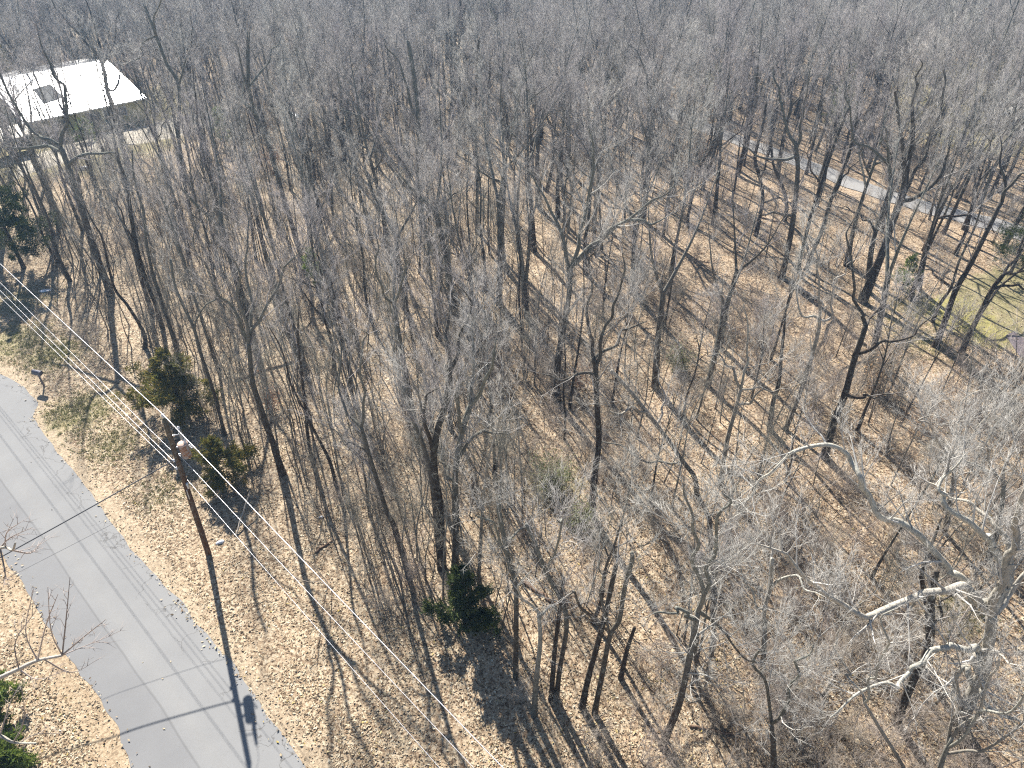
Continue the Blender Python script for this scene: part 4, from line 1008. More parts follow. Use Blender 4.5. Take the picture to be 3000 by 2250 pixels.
# what shows largest is built tree by tree, the rest as the far wood
cands.sort(key=lambda c: c[1] + (0 if abs(PIX((c[0], c[1], 8))[0] - 1500) < 1620 else 500))
indiv, far = cands[:NEAR_T], cands[NEAR_T:]
indiv = [c for c in indiv]
made = []
for X, Y in indiv:
    left = PIX((X, Y, 0))[0] < 1500
    if Y < 40: k = int(rng.choice([6, 7, 8, 2, 4], p=[.32, .28, .2, .12, .08]))
    elif Y < 72 and left: k = int(rng.choice(10, p=[.03, .06, .2, .03, .08, .17, .14, .15, .14, 0]))
    else: k = int(rng.choice(12, p=[.1, .11, .13, .09, .11, .11, .07, .07, .07, .04, .05, .05]))
    s = rng.uniform(0.62, 0.9) if Y < 40 else rng.uniform(0.78, 1.1)
    if X > 8 and Y < 34: s *= 0.8
    o = instance_tree((X, Y, float(gz(X, Y))), rng.uniform(0, 6.28), s, k, 'bare_tree', (rng.normal(0, .05), rng.normal(0, .05)), rng.uniform(0.92, 1.08))
    made.append((o, X, Y, k, s))
LAND = [('the white-roofed house', 330, 400), ('the pale carport roof', 60, 460), ('the left-edge cedar', 85, 760), ('the massive leaning roadside tree', 325, 865), ('the roadside cedar', 535, 1190), ('the utility pole', 610, 1622),
        ('the pole-side forked tree', 827, 1390), ('the slim Y-forked tree', 1180, 1614), ('the tight trunk cluster', 1310, 1670), ('the dark narrow cedar', 1360, 1830), ('the stub-topped grey trunk', 1565, 2095), ('the two slanting bottom trunks', 1720, 2080),
        ('the large budding green shrub', 1620, 1440), ('the Y-forked dark trunk', 1735, 1510), ('the twin-crowned middle tree', 1633, 1170), ('the silver leaning tree', 2045, 1450), ('the many-stemmed bottom tree', 1938, 2185), ('the broken dark snag', 2416, 1338),
        ('the great pale oak', 2815, 2125), ('the mossy lawn', 2780, 980), ('the huge many-limbed lane tree', 2525, 885), ('the tall purple-brown trunk', 2289, 818), ('the vase-shaped tree', 1885, 650), ('the purple-crowned top tree', 1705, 395), ('the wide-forked tree', 1562, 520),
        ('the lone clearing trunk', 1396, 680), ('the large double tree', 1240, 690), ('the sinuous forked tree', 868, 700), ('the thin young pine', 930, 860), ('the tan-leaved oak sapling', 2560, 1150), ('the fine-crowned thicket tree', 2770, 1560), ('the blue-grey high-forked tree', 1235, 1330), ('the pale lane', 2360, 470), ('the red-leaved pole-side sapling', 800, 1200), ('the hooked-limb corner tree', 560, 640), ('the far white house', 2960, 300)]
ORD = ['nearest', 'second nearest', 'third nearest', 'fourth nearest', 'fifth nearest', 'sixth nearest', 'seventh nearest', 'eighth nearest', 'ninth nearest', 'tenth nearest', 'eleventh nearest', 'twelfth nearest', 'thirteenth nearest', 'fourteenth nearest', 'fifteenth nearest']
buckets = {}
for o, X, Y, k, s in made:
    u, v = PIX((X, Y, 0)); L_ = min(LAND, key=lambda l: (P(l[1], l[2])[0] - X) ** 2 + (P(l[1], l[2])[1] - Y) ** 2)
    du, dv = u - L_[1], v - L_[2]
    w = ('right of' if du > 0 else 'left of') if abs(du) > abs(dv) * 1.2 else ('in front of' if dv > 0 else 'behind')
    buckets.setdefault((FORMW[KINDS[k][0]], w, L_[0]), []).append((du * du + dv * dv, o))
for (f, w, l), lst in buckets.items():
    lst.sort(key=lambda q: q[0])
    for i, (_, o) in enumerate(lst):
        tag(o, (f'{f} bare tree {w} {l}' if len(lst) == 1 else f'{f} bare tree {w} {l}, {ORD[min(i, 14)]} to it'), 'tree', 'bare trees in the wood')

def scatter(name, pts, rots, scl, idx, coll):
    me = bpy.data.meshes.new(name); me.vertices.add(len(pts)); me.vertices.foreach_set('co', np.asarray(pts, np.float32).ravel())
    for nm, ty, arr in (('rot', 'FLOAT_VECTOR', rots), ('scl', 'FLOAT_VECTOR', scl)):
        a = me.attributes.new(nm, ty, 'POINT'); a.data.foreach_set('vector', np.asarray(arr, np.float32).ravel())
    a = me.attributes.new('idx', 'INT', 'POINT'); a.data.foreach_set('value', np.asarray(idx, np.int32))
    o = link(name, me)
    ng = bpy.data.node_groups.new(name, 'GeometryNodeTree')
    ng.interface.new_socket('Geometry', in_out='INPUT', socket_type='NodeSocketGeometry')
    ng.interface.new_socket('Geometry', in_out='OUTPUT', socket_type='NodeSocketGeometry')
    gi, go = ng.nodes.new('NodeGroupInput'), ng.nodes.new('NodeGroupOutput')
    ip = ng.nodes.new('GeometryNodeInstanceOnPoints'); ci = ng.nodes.new('GeometryNodeCollectionInfo')
    ci.inputs['Collection'].default_value = coll; ci.inputs['Separate Children'].default_value = True; ci.inputs['Reset Children'].default_value = False
    ip.inputs['Pick Instance'].default_value = True
    for nm, ty, sock in (('rot', 'FLOAT_VECTOR', 'Rotation'), ('scl', 'FLOAT_VECTOR', 'Scale'), ('idx', 'INT', 'Instance Index')):
        n = ng.nodes.new('GeometryNodeInputNamedAttribute'); n.data_type = ty; n.inputs['Name'].default_value = nm
        ng.links.new(n.outputs['Attribute'], ip.inputs[sock])
    ng.links.new(gi.outputs[0], ip.inputs['Points']); ng.links.new(ci.outputs[0], ip.inputs['Instance']); ng.links.new(ip.outputs[0], go.inputs[0])
    md = o.modifiers.new('scatter', 'NODES'); md.node_group = ng
    return o
tree_coll = bpy.data.collections.new('tree_sources')
for i, (form, h, tm, cm) in enumerate(KINDS):
    sub = bpy.data.collections.new(f'tree_source_{i:02d}'); tree_coll.children.link(sub)
    for d in (tm, cm): sub.objects.link(bpy.data.objects.new(f'source_{d.name}_{i}', d))
n = len(far); far = np.array(far)
fz = gz(far[:, 0], far[:, 1])
s_ = rng.uniform(0.72, 1.05, n)
o = scatter('far_forest', np.column_stack([far, fz]), np.column_stack([rng.normal(0, .05, n), rng.normal(0, .05, n), rng.uniform(0, 6.28, n)]), np.column_stack([s_, s_, s_ * rng.uniform(.9, 1.1, n)]), rng.choice([0, 1, 2, 3, 4, 5, 8, 9, 10, 11], n, p=[.06, .07, .1, .06, .07, .08, .06, .04, .24, .22]), tree_coll)
tag(o, 'distant bare woods filling the top of the view', 'forest', None, 'stuff')

# undergrowth: brush, saplings and briars under the trees
brush_coll = bpy.data.collections.new('brush_sources')
for i in range(8):
    h = [1.2, 1.6, 2.2, 3.0, 3.8, 4.6, 2.6, 5.6][i]
    mbx = shrub_template(400 + i, h, [9, 8, 7, 6, 4, 3, 9, 2][i], [0.7, .8, .9, 1, 1.2, 1.5, .9, 1.8][i])
    brush_coll.objects.link(bpy.data.objects.new(f'brush_{i}', mbx.mesh(f'brush_{i}', M_BRUSH)))
pts, idx = [], []
tries = 0
while len(pts) < 2500 and tries < 60000:
    tries += 1
    Y = 9 + (150 - 9) * rng.random() ** 1.25
    half = 0.78 * (Y * CP + CAM_H * SP) + 5
    X = rng.uniform(-half, half)
    if blocked(X, Y, 0): continue
    ws_ = wood_side(X, Y)
    if ws_ < 12 and rng.random() < 0.72: continue
    c = any((X - p[0]) ** 2 + (Y - p[1]) ** 2 < r * r for p, r in CLEARP)
    if c and rng.random() < 0.7: continue
    if rng.random() > 0.35 + 0.65 * (sin(X * 0.23 + 1.3) * sin(Y * 0.19 + X * .05) > -0.2): continue
    pts.append((X, Y, float(gz(X, Y))))
    pr = np.array([.17, .17, .16, .13, .1, .08, .12, .07]) if X > 0 else np.array([.16, .15, .14, .14, .12, .1, .09, .1])
    idx.append(rng.choice(8, p=pr / pr.sum()))
n = len(pts); s_ = rng.uniform(0.6, 1.15, n)
o = scatter('undergrowth', np.array(pts), np.column_stack([rng.normal(0, .08, n), rng.normal(0, .08, n), rng.uniform(0, 6.28, n)]), np.column_stack([s_] * 3), idx, brush_coll)
tag(o, 'tangle of thin brush and saplings under the trees', 'undergrowth', None, 'stuff')

# thickets of straight young stems between the bigger trees
pole_coll = bpy.data.collections.new('sapling_sources')
for i in range(6):
    rg = np.random.default_rng(700 + i); mbx = MB(); inst = []
    h = [7.5, 9, 6, 10.5, 8, 5][i]
    for st in range([1, 1, 2, 1, 2, 3][i]):
        b0 = np.array([rg.normal(0, .25) * (st > 0), rg.normal(0, .25) * (st > 0), -.1]); hh = h * (1 - .15 * st)
        tp = np.vstack([b0, b0 + [rg.normal(0, .12), rg.normal(0, .12), hh * .35], b0 + [rg.normal(0, .3), rg.normal(0, .3), hh * .7], b0 + [rg.normal(0, .5), rg.normal(0, .5), hh]])
        tp = smooth_poly(tp, 3); tube(mbx, tp, np.linspace(.05, .01, len(tp)) * (h / 8), 5)
        for q in range(int(hh * 2.0)):
            s_ = 0.35 + 0.63 * (q + rg.random()) / (hh * 2.0); p, t, _ = at_curve(tp, min(s_, .98)); az = q * 2.4 + rg.normal(0, .4); el = rg.uniform(.55, 1.1)
            inst.append((rg.integers(99), p, frame_from(np.array([cos(az) * cos(el), sin(az) * cos(el), sin(el)]), rg), rg.uniform(.4, .8) * (1.2 - .6 * s_)))
    place_boughs(mbx, FINE, inst)
    pole_coll.objects.link(bpy.data.objects.new(f'sapling_{i}', mbx.mesh(f'sapling_{i}', M_BARKS)))
pts, idx, tries = [], [], 0
while len(pts) < 1050 and tries < 20000:
    tries += 1
    Y = 20 + 85 * rng.random() ** 1.1; half = 0.78 * (Y * CP + CAM_H * SP); X = rng.uniform(-half, half)
    if blocked(X, Y, 2): continue
    u = PIX((X, Y, 0))[0]
    if rng.random() > (1.0 if u < 1550 else 0.3): continue
    if any((X - p[0]) ** 2 + (Y - p[1]) ** 2 < r * r for p, r in CLEARP) and rng.random() < 0.8: continue
    pts.append((X, Y, float(gz(X, Y)))); idx.append(rng.integers(6))
n = len(pts); s_ = rng.uniform(0.7, 1.15, n)
o = scatter('sapling_thicket', np.array(pts), np.column_stack([rng.normal(0, .06, n), rng.normal(0, .06, n), rng.uniform(0, 6.28, n)]), np.column_stack([s_] * 3), idx, pole_coll)
tag(o, 'crowd of thin straight saplings between the bigger trees', 'saplings', None, 'stuff')

# fallen leaves lying loose on the ground
n = 370000
Yl = 6 + 64 * rng.random(n) ** 1.55
half = 0.76 * (Yl * CP + CAM_H * SP) + 2
Xl = rng.uniform(-1, 1, n) * half
dr = poly_dist(Xl, Yl, ROAD_POLY)
kp = (dr < -0.25) | ((dr < 0.12) & (rng.random(n) < 0.45)) | ((dr < 0.6) & (rng.random(n) < 0.05)) | (rng.random(n) < 0.0012)
kp &= ~((dr > -0.9) & (dr <= -0.2) & (rng.random(n) < 0.6))
kp &= ~((poly_dist(Xl, Yl, LAWN) > 0) & (rng.random(n) < 0.55))
patch = np.sin(Xl * .9 + 2 * np.sin(Yl * .31)) * np.sin(Yl * .8 + 1.7 * np.sin(Xl * .37)) + 0.6 * np.sin(Xl * 2.3 + 1.3 * np.sin(Yl * 1.1)) * np.sin(Yl * 2.1)
kp &= rng.random(n) < np.clip(0.66 + 0.45 * patch, 0.08, 1)
Xl, Yl, dr = Xl[kp], Yl[kp], dr[kp]
mb = MB()
zl = gz(Xl, Yl) + rng.uniform(0.012, 0.05, len(Xl)) + np.where(dr > 0, 0.055, 0)
leaves(mb, np.column_stack([Xl, Yl, zl]), rng.uniform(0.035, 0.085, len(Xl)) * rng.choice([0.8, 1, 1.25], len(Xl)), rng, 0, flat=0.82)
tag(link('fallen_leaves', mb.mesh('fallen_leaves', M_LEAF, False)), 'dry brown leaves strewn over the woodland floor', 'leaves', None, 'stuff')

# thin grass tufts on the bank
gp = []
for u, v, r, k in ((230, 1210, 2.6, 900), (150, 1040, 2.6, 800), (40, 1000, 3, 600), (330, 1300, 2.2, 500), (60, 880, 3, 400), (480, 1440, 1.8, 250), (2700, 1000, 3, 500), (2640, 900, 3, 400), (2790, 1800, 1.8, 400)):
    p = P(u, v); gp.append(np.column_stack([rng.normal(p[0], r * .6, k), rng.normal(p[1], r * .6, k)]))
gp = np.concatenate(gp); gp = gp[poly_dist(gp[:, 0], gp[:, 1], ROAD_POLY) < -0.4]
mb = MB()
for q in range(7):
    b = np.column_stack([gp + rng.normal(0, .06, gp.shape), gz(gp[:, 0], gp[:, 1])])
    tipv = b + np.column_stack([rng.normal(0, .06, gp.shape), rng.uniform(.06, .17, len(gp))])
    w = rng.normal(0, .012, (len(gp), 3)); w[:, 2] = 0
    mb.add(np.stack([b - w, b + w, tipv], 1).reshape(-1, 3), np.arange(len(gp) * 3).reshape(-1, 3))
tag(link('grass', mb.mesh('grass', M_GRASS, False)), 'thin green grass on the bank by the road', 'grass', None, 'stuff')

# ------------------------------------------------------------------ the utility pole and its wires
PT = AT(481, 1226, POLE[1] - 0.1)
def utility_pole():
    o = empty('utility_pole', POLE); tag(o, 'brown wooden utility pole with rusty transformer beside the road', 'utility pole')
    ax = smooth_poly(np.array([[0, 0, -0.3], (PT - POLE) * 0.5, PT - POLE]), 8)
    H = np.linalg.norm(PT - POLE); up = norm(PT - POLE)
    m = MB(); tube(m, ax, np.linspace(0.165, 0.115, len(ax)), 14); link('pole', m.mesh('pole', M_POLE), o)
    e = np.array([LINE_DIR[0], LINE_DIR[1], 0]); side = np.array([0.694, 0.72, 0])   # along the wires, and toward the wood
    def on(hh): return up * hh
    top = on(H)
    m = MB(); tube(m, np.array([top + [0, 0, z] for z in (-0.05, 0.05, 0.12, 0.16, 0.22, 0.26, 0.3)]), [0.03, 0.03, 0.085, 0.05, 0.09, 0.06, 0.04], 12)
    link('insulator', m.mesh('insulator', M_PORC), o)
    # transformer can hung on the side toward the wood
    c = on(H - 2.15) + norm(side * 0.8 + e * 0.55) * 0.47
    tr = MB(); zz = np.array([-0.52, -0.5, -0.46, 0.3, 0.36]); tube(tr, np.array([c + [0, 0, z] for z in zz]), [0.18, 0.225, 0.235, 0.235, 0.235], 20, True)
    t = link('transformer', tr.mesh('transformer', M_RUST), o)
    l = MB(); tube(l, np.array([c + [0, 0, z] for z in (0.34, 0.37, 0.385, 0.42, 0.44)]), [0.245, 0.255, 0.25, 0.21, 0.1], 20); link('lid', l.mesh('lid', M_RUSTLID), t)
    b = MB(); q = c + side * 0.12 + e * 0.1
    tube(b, np.array([q + [0, 0, z] for z in (0.4, 0.46, 0.52, 0.58, 0.64, 0.72)]), [0.05, 0.085, 0.055, 0.08, 0.05, 0.03], 10); link('bushing', b.mesh('bushing', M_PORC), t)
    for sx in (-1, 0, 1):
        k = MB(); p = c + norm(side) * 0.27 + e * 0.13 * sx
        tube(k, np.array([p + [0, 0, -0.02], p + side * 0.09 + [0, 0, -0.03]]), [0.035, 0.028], 8); link('terminal', k.mesh('terminal', M_PORC), t)
    for dz in (-0.3, 0.2):
        k = MB(); tube(k, np.array([on(H - 2.15 + dz), c + [0, 0, dz]]), [0.05, 0.05], 6); link('bracket', k.mesh('bracket', M_STEEL), o)
    # fused cut-out and arrester standing off above the can
    k = MB(); a0 = on(H - 1.15); a1 = a0 + norm(side + e * 0.6) * 0.5
    tube(k, np.array([a0, a1]), [0.025, 0.025], 6); link('cutout_arm', k.mesh('cutout_arm', M_STEEL), o)
    k = MB(); tube(k, np.array([a1 + [0, 0, z] for z in (-0.42, -0.36, -0.2, 0.0, 0.2, 0.3, 0.38)]), [0.05, 0.085, 0.095, 0.09, 0.085, 0.06, 0.03], 10); ct = link('cutout', k.mesh('cutout', M_GREY), o)
    k = MB(); tube(k, np.array([a1 + [0, 0, z] for z in (0.36, 0.42, 0.5)]), [0.07, 0.075, 0.03], 10); link('cap', k.mesh('cap', M_PORC), ct)
    k = MB(); tube(k, smooth_poly(np.array([top + e * .35 + [0, 0, .26], top + e * .5 + side * .25 + [0, 0, -.4], a1 + [0, 0, .48]]), 5), np.full(11, 0.008), 4); link('jumper_wire', k.mesh('jumper_wire', M_WIRE), o)
    k = MB(); tube(k, smooth_poly(np.array([a1 + [0, 0, -.4], a1 + side * .12 + [0, 0, -.5], q + [0, 0, .7]]), 5), np.full(11, 0.008), 4); link('jumper_wire', k.mesh('jumper_wire', M_CABLE), o)
    # ground conduit, neutral spool and guy plates low on the shaft
    k = MB(); gs = np.array([on(hh) + norm(np.array([0.3, -1, 0])) * 0.155 for hh in np.linspace(H - 5.6, H - 4.9, 4)]); tube(k, gs, np.full(4, 0.028), 6); link('cable_guard', k.mesh('cable_guard', M_STEEL), o)
    k = MB(); s0 = on(H - 4.6) + norm(np.array([0.8, -0.6, 0])) * 0.2; tube(k, np.array([s0 - [0, 0, .18], s0 + [0, 0, .2]]), [0.06, 0.06], 8); link('splice_case', k.mesh('splice_case', M_STEEL), o)
    for hh, w in ((H - 2.75, .16), (H - 3.3, .14)):
        k = MB(); s0 = on(hh) - side * 0.17; tube(k, np.array([s0 - [0, 0, .06], s0 + [0, 0, .07]]), [0.05, 0.05], 8); link('spool', k.mesh('spool', M_PORC), o)
    return o, H, up, side, e
pole, PH, PUP, SIDE, EDIR = utility_pole()

def span(name, label, a, b, sag, r, m, group, n=40):
    a, b = np.array(a), np.array(b); t = np.linspace(0, 1, n)
    p = a + (b - a) * t[:, None]; p[:, 2] -= sag * 4 * t * (1 - t)
    mbw = MB(); tube(mbw, p - a, np.full(n, r), 6)
    o = link(name, mbw.mesh(name, m), None, a); tag(o, label, 'wire', group); return o
def through(a, u, v, Y, L):
    """the wire leaves a and passes the point seen at (u, v) at depth Y; run on to length L"""
    q = AT(u, v, Y); d = norm(q - a); return a + d * L
ptop = POLE + PUP * PH + [0, 0, .3]
WG = 'overhead wires on the utility pole'
q = P(0, 770, ptop[2] - 0.25); e1 = ptop + norm(q - ptop) * 46
span('power_line', 'topmost bright wire running up and left from the pole insulator', ptop, e1, 0.12, 0.0155, M_WIRE, WG)
q = P(1479, 2250, ptop[2] - 0.2); e1 = ptop + norm(q - ptop) * 40
span('power_line', 'topmost bright wire running down and right from the pole insulator', ptop, e1, 0.12, 0.0155, M_WIRE, WG)
pn = POLE + PUP * (PH - 2.0) - SIDE * 0.16
q = P(0, 825, pn[2]); span('power_line', 'second wire running up and left, just under the topmost', pn, pn + norm(q - pn) * 48, 0.12, 0.009, M_WIRE, WG)
pn2 = POLE + PUP * (PH - 2.55) + SIDE * 0.14
q = P(1393, 2250, pn2[2]); span('power_line', 'second wire running down and right from beside the transformer', pn2, pn2 + norm(q - pn2) * 38, 0.15, 0.010, M_WIRE, WG)
pn = POLE + PUP * (PH - 2.75) - SIDE * 0.2
q = P(0, 848, pn[2]); span('phone_line', 'third wire running up and left from the pole', pn, pn + norm(q - pn) * 48, 0.15, 0.010, M_WIRE, WG)
pn = POLE + PUP * (PH - 3.3) - SIDE * 0.2
q = P(0, 866, pn[2]); span('phone_line', 'lowest wire running up and left from the pole', pn, pn + norm(q - pn) * 48, 0.2, 0.009, M_WIRE, WG)
pn = POLE + PUP * (PH - 4.4) + SIDE * 0.15
q = P(1280, 2235, pn[2]); span('phone_line', 'lowest faint wire running down and right from the pole', pn, pn + norm(q - pn) * 36, 0.2, 0.009, M_WIRE, WG)
pd = POLE + PUP * (PH - 2.72) - SIDE * 0.18
drop_end = np.array([-22.7, 21.7, 6.45]); dd = norm(drop_end - pd)
span('service_cable', 'dark twisted service cable crossing over the road to the left', pd, pd + dd * 24 + [0, 0, -0.2], 0.25, 0.03, M_CABLE, WG)
pd2 = POLE + PUP * (PH - 4.7) - SIDE * 0.16
q = P(40, 1675, 4.6); span('service_cable', 'thin dark cable crossing the road below the service cable', pd2, pd2 + norm(q - pd2) * 24, 0.2, 0.008, M_CABLE, WG)

# ------------------------------------------------------------------ mailbox
def mailbox():
    b = P(129.5, 1131); o = empty('mailbox', b); tag(o, 'dark mailbox on a post at the mouth of the side drive', 'mailbox')
    m = MB(); box(m, (0, 0, 0.5), (0.1, 0.1, 1.3), 0.3); link('post', m.mesh('post', M_POST, False), o)
    m = MB(); box(m, (0, 0, 1.1), (0.16, 0.62, 0.05), 1.28); link('shelf', m.mesh('shelf', M_POST, False), o)
    m = MB(); pr = [(-.15, 0)] + [(-.15 * cos(a), .2 + .13 * sin(a)) for a in np.linspace(0, pi, 9)] + [(.15, 0)]
    n = len(pr); R = np.array([[cos(1.28), -sin(1.28), 0], [sin(1.28), cos(1.28), 0], [0, 0, 1]])
    v = np.array([[x, y, 1.125 + z] for y in (-.36, .36) for x, z in pr]) @ R.T
    i = np.arange(n); j = (i + 1) % n
    t = np.concatenate([np.stack([i, j, n + j], -1), np.stack([i, n + j, n + i], -1)])
    fan = np.array([[0, k, k + 1] for k in range(1, n - 1)])
    m.add(v, np.concatenate([t, fan[:, ::-1], fan + n])); bx_ = link('box', m.mesh('box', M_MAIL, False), o)
    m = MB(); box(m, R @ np.array([0, -.375, 1.29]), (.29, .02, .3), 1.28); link('door', m.mesh('door', M_MAIL, False), bx_)
    m = MB(); box(m, R @ np.array([.165, -.1, 1.4]), (.015, .05, .2), 1.28); link('flag', m.mesh('flag', M_RUST, False), bx_)
mailbox()

# ------------------------------------------------------------------ the white-roofed house and the far buildings
def house():
    c0 = np.array([*(HC[0] + HC[1]) / 2, 0.0]); o = empty('house', c0); tag(o, 'low olive house with a dazzling white metal roof at the upper left', 'house')
    ex, en = np.array([*hx, 0]), np.array([*hn, 0]); W = np.linalg.norm(HC[0] - HC[1]); D = 13.5; zE, zR = 2.65, 5.05
    def pt(a, b, z): return ex * a + en * b + np.array([0, 0, z])
    rz = math.atan2(hx[1], hx[0])
    # walls: four, the gable ends rising to the ridge; the back slope mirrors the front one
    B = 2 * D
    m = MB()
    ring = [(-W / 2 + .35, .45), (W / 2 - .35, .45), (W / 2 - .35, B - .45), (-W / 2 + .35, B - .45)]
    for (a0, b0), (a1, b1) in zip(ring, ring[1:] + ring[:1]):
        if a0 == a1: m.add([pt(a0, b0, -.2), pt(a1, b1, -.2), pt(a1, b1, zE), pt(a0, D, zR - .06), pt(a0, b0, zE)], [[0, 1, 2], [0, 2, 3], [0, 3, 4]])
        else: m.add([pt(a0, b0, -.2), pt(a1, b1, -.2), pt(a1, b1, zE), pt(a0, b0, zE)], [[0, 1, 2], [0, 2, 3]])
    link('wall', m.mesh('wall', M_WALL, False), o)
    rf = None
    npan = 13
    for sgn, b0 in ((1, 0.0), (-1, B)):
        for i in range(npan):
            a0, a1 = -W / 2 + W * i / npan + .004, -W / 2 + W * (i + 1) / npan - .004
            bl = b0; br = D - sgn * 0.0
            th = np.array([0, 0, -.07])
            q = [pt(a0, bl, zE), pt(a1, bl, zE), pt(a1, br, zR), pt(a0, br, zR)]
            m = MB(); m.add([p for p in q] + [p + th for p in q], [[0, 1, 2], [0, 2, 3], [4, 6, 5], [4, 7, 6], [0, 4, 5], [0, 5, 1], [1, 5, 6], [1, 6, 2], [2, 6, 7], [2, 7, 3], [3, 7, 4], [3, 4, 0]])
            # standing seam along the right edge of each sheet
            sq = [pt(a1 - .03, bl, zE + .002), pt(a1 + .01, bl, zE + .002), pt(a1 + .01, br, zR + .002), pt(a1 - .03, br, zR + .002)]
            up_ = np.array([0, 0, .035]); m.add(sq + [p + up_ for p in sq], [[4, 5, 6], [4, 6, 7], [0, 1, 5], [0, 5, 4], [1, 2, 6], [1, 6, 5], [3, 0, 4], [3, 4, 7]])
            link('roof_panel', m.mesh('roof_panel', M_ROOF, False), o)
    m = MB(); box(m, pt(0, -.03, zE - .1), (W, .03, .18), rz); link('fascia', m.mesh('fascia', M_TRIM, False), o)
    # dark square patch lying on the front slope
    sl = (zR - zE) / D
    m = MB(); q = [pt(a, b, zE + sl * b + .07) for a, b in ((-3.9, 4.0), (-1.2, 4.6), (-1.5, 9.0), (-3.7, 8.4))]
    m.add(q + [p - [0, 0, .06] for p in q], [[0, 1, 2], [0, 2, 3], [0, 4, 5], [0, 5, 1], [1, 5, 6], [1, 6, 2], [2, 6, 7], [2, 7, 3], [3, 7, 4], [3, 4, 0]])
    sk = link('roof_patch', m.mesh('roof_patch', M_PATCH, False), o)
    for a, w, h_, z, kind in ((-3.6, 1.3, 1.0, 1.5, 'window'), (0.6, 1.6, 1.1, 1.5, 'window'), (4.2, 1.2, 1.0, 1.5, 'window'), (2.4, .95, 2.0, 1.0, 'door')):
        m = MB(); box(m, pt(a, .43, z), (w + .16, .05, h_ + .16), rz); fr = link(kind, m.mesh(kind, M_TRIM, False), o)
        m = MB(); box(m, pt(a, .40, z), (w, .03, h_), rz); link('pane', m.mesh('pane', M_GLASS, False), fr)
    return o
house()
def carport():
    b = P(95, 455); b = np.array([*(HC[1] + hn * -1.8 - hx * 3.6), 0.0]); o = empty('carport', b); tag(o, 'low pale ribbed carport roof left of the white-roofed house', 'carport')
    ex, en = np.array([*hx, 0]), np.array([*hn, 0])
    W, D = 8.0, 4.2
    for i in range(16):
        a0, a1 = -W / 2 + W * i / 16, -W / 2 + W * (i + 1) / 16 - .03
        q = [ex * a0 - en * D / 2 + [0, 0, 2.3], ex * a1 - en * D / 2 + [0, 0, 2.3], ex * a1 + en * D / 2 + [0, 0, 2.62], ex * a0 + en * D / 2 + [0, 0, 2.62]]
        m = MB(); m.add(q + [np.array(p) - [0, 0, .05] for p in q], [[0, 1, 2], [0, 2, 3], [0, 4, 5], [0, 5, 1], [1, 5, 6], [1, 6, 2], [2, 6, 7], [2, 7, 3], [3, 7, 4], [3, 4, 0]])
        link('roof_panel', m.mesh('roof_panel', M_ROOF2, False), o)
    for sx in (-1, 1):
        for sy in (-1, 1):
            m = MB(); p = ex * sx * (W / 2 - .2) + en * sy * (D / 2 - .2); tube(m, np.array([p + [0, 0, -.1], p + [0, 0, 2.33 + .14 * (sy + 1)]]), [.06, .06], 6); link('post', m.mesh('post', M_TRIM), o)
    return o
carport()
def far_house(label, base, w, d, h, rz, rm, wm, name='house'):
    b = P(*base); b[2] = 0; o = empty(name, b); o.rotation_euler = (0, 0, rz); tag(o, label, 'house' if name == 'house' else name)
    m = MB(); box(m, (0, 0, h / 2 - .1), (w, d, h + .2)); m.add([(-w / 2, -d / 2, h), (-w / 2, d / 2, h), (-w / 2, 0, h + d * .17), (w / 2, -d / 2, h), (w / 2, d / 2, h), (w / 2, 0, h + d * .17)], [[0, 2, 1], [3, 4, 5]])
    link('wall', m.mesh('wall', wm, False), o)
    for s in (-1, 1):
        q = np.array([(-w / 2 - .4, s * (d / 2 + .4), h - .07), (w / 2 + .4, s * (d / 2 + .4), h - .07), (w / 2 + .4, 0, h + d * .17 + .05), (-w / 2 - .4, 0, h + d * .17 + .05)])
        m = MB(); m.add(np.vstack([q, q - [0, 0, .1]]), [[0, 1, 2], [0, 2, 3], [0, 4, 5], [0, 5, 1], [1, 5, 6], [1, 6, 2], [3, 7, 4], [3, 4, 0], [4, 6, 5], [4, 7, 6]]); link('roof', m.mesh('roof', rm, False), o)
    for a in (-w * .3, 0, w * .3):
        m = MB(); box(m, (a, -d / 2 - .01, h * .55), (1.1, .06, 1.0)); fr = link('window', m.mesh('window', M_TRIM, False), o)
        m = MB(); box(m, (a, -d / 2 - .04, h * .55), (.9, .04, .8)); link('pane', m.mesh('pane', M_GLASS, False), fr)
    return o
far_house('far house with white roof at the right edge beyond the lane', (3010, 300), 11, 7, 2.6, 0.5, M_ROOF, M_WALL2)
far_house('small far shed with pale roof at the right edge nearer than the house', (2955, 370), 5, 3.6, 1.8, 0.4, M_ROOF2, M_WALL2, 'shed')
# slatted pallet stack behind the white house
def rack():
    p = P(290, 160); p[2] = 0; o = empty('pallet', p); o.rotation_euler = (0, 0, 0.6); tag(o, 'wooden pallet fence standing behind the ridge of the white roof', 'pallet')
    for i in range(6):
        m = MB(); box(m, (-1.2 + .48 * i, 0, 1.1), (.16, .05, 2.4)); link('slat', m.mesh('slat', M_PALELOG, False), o)
    for z in (.5, 1.2, 1.9):
        m = MB(); box(m, (0, .05, z), (2.7, .05, .12)); link('rail', m.mesh('rail', M_PALELOG, False), o)
rack()

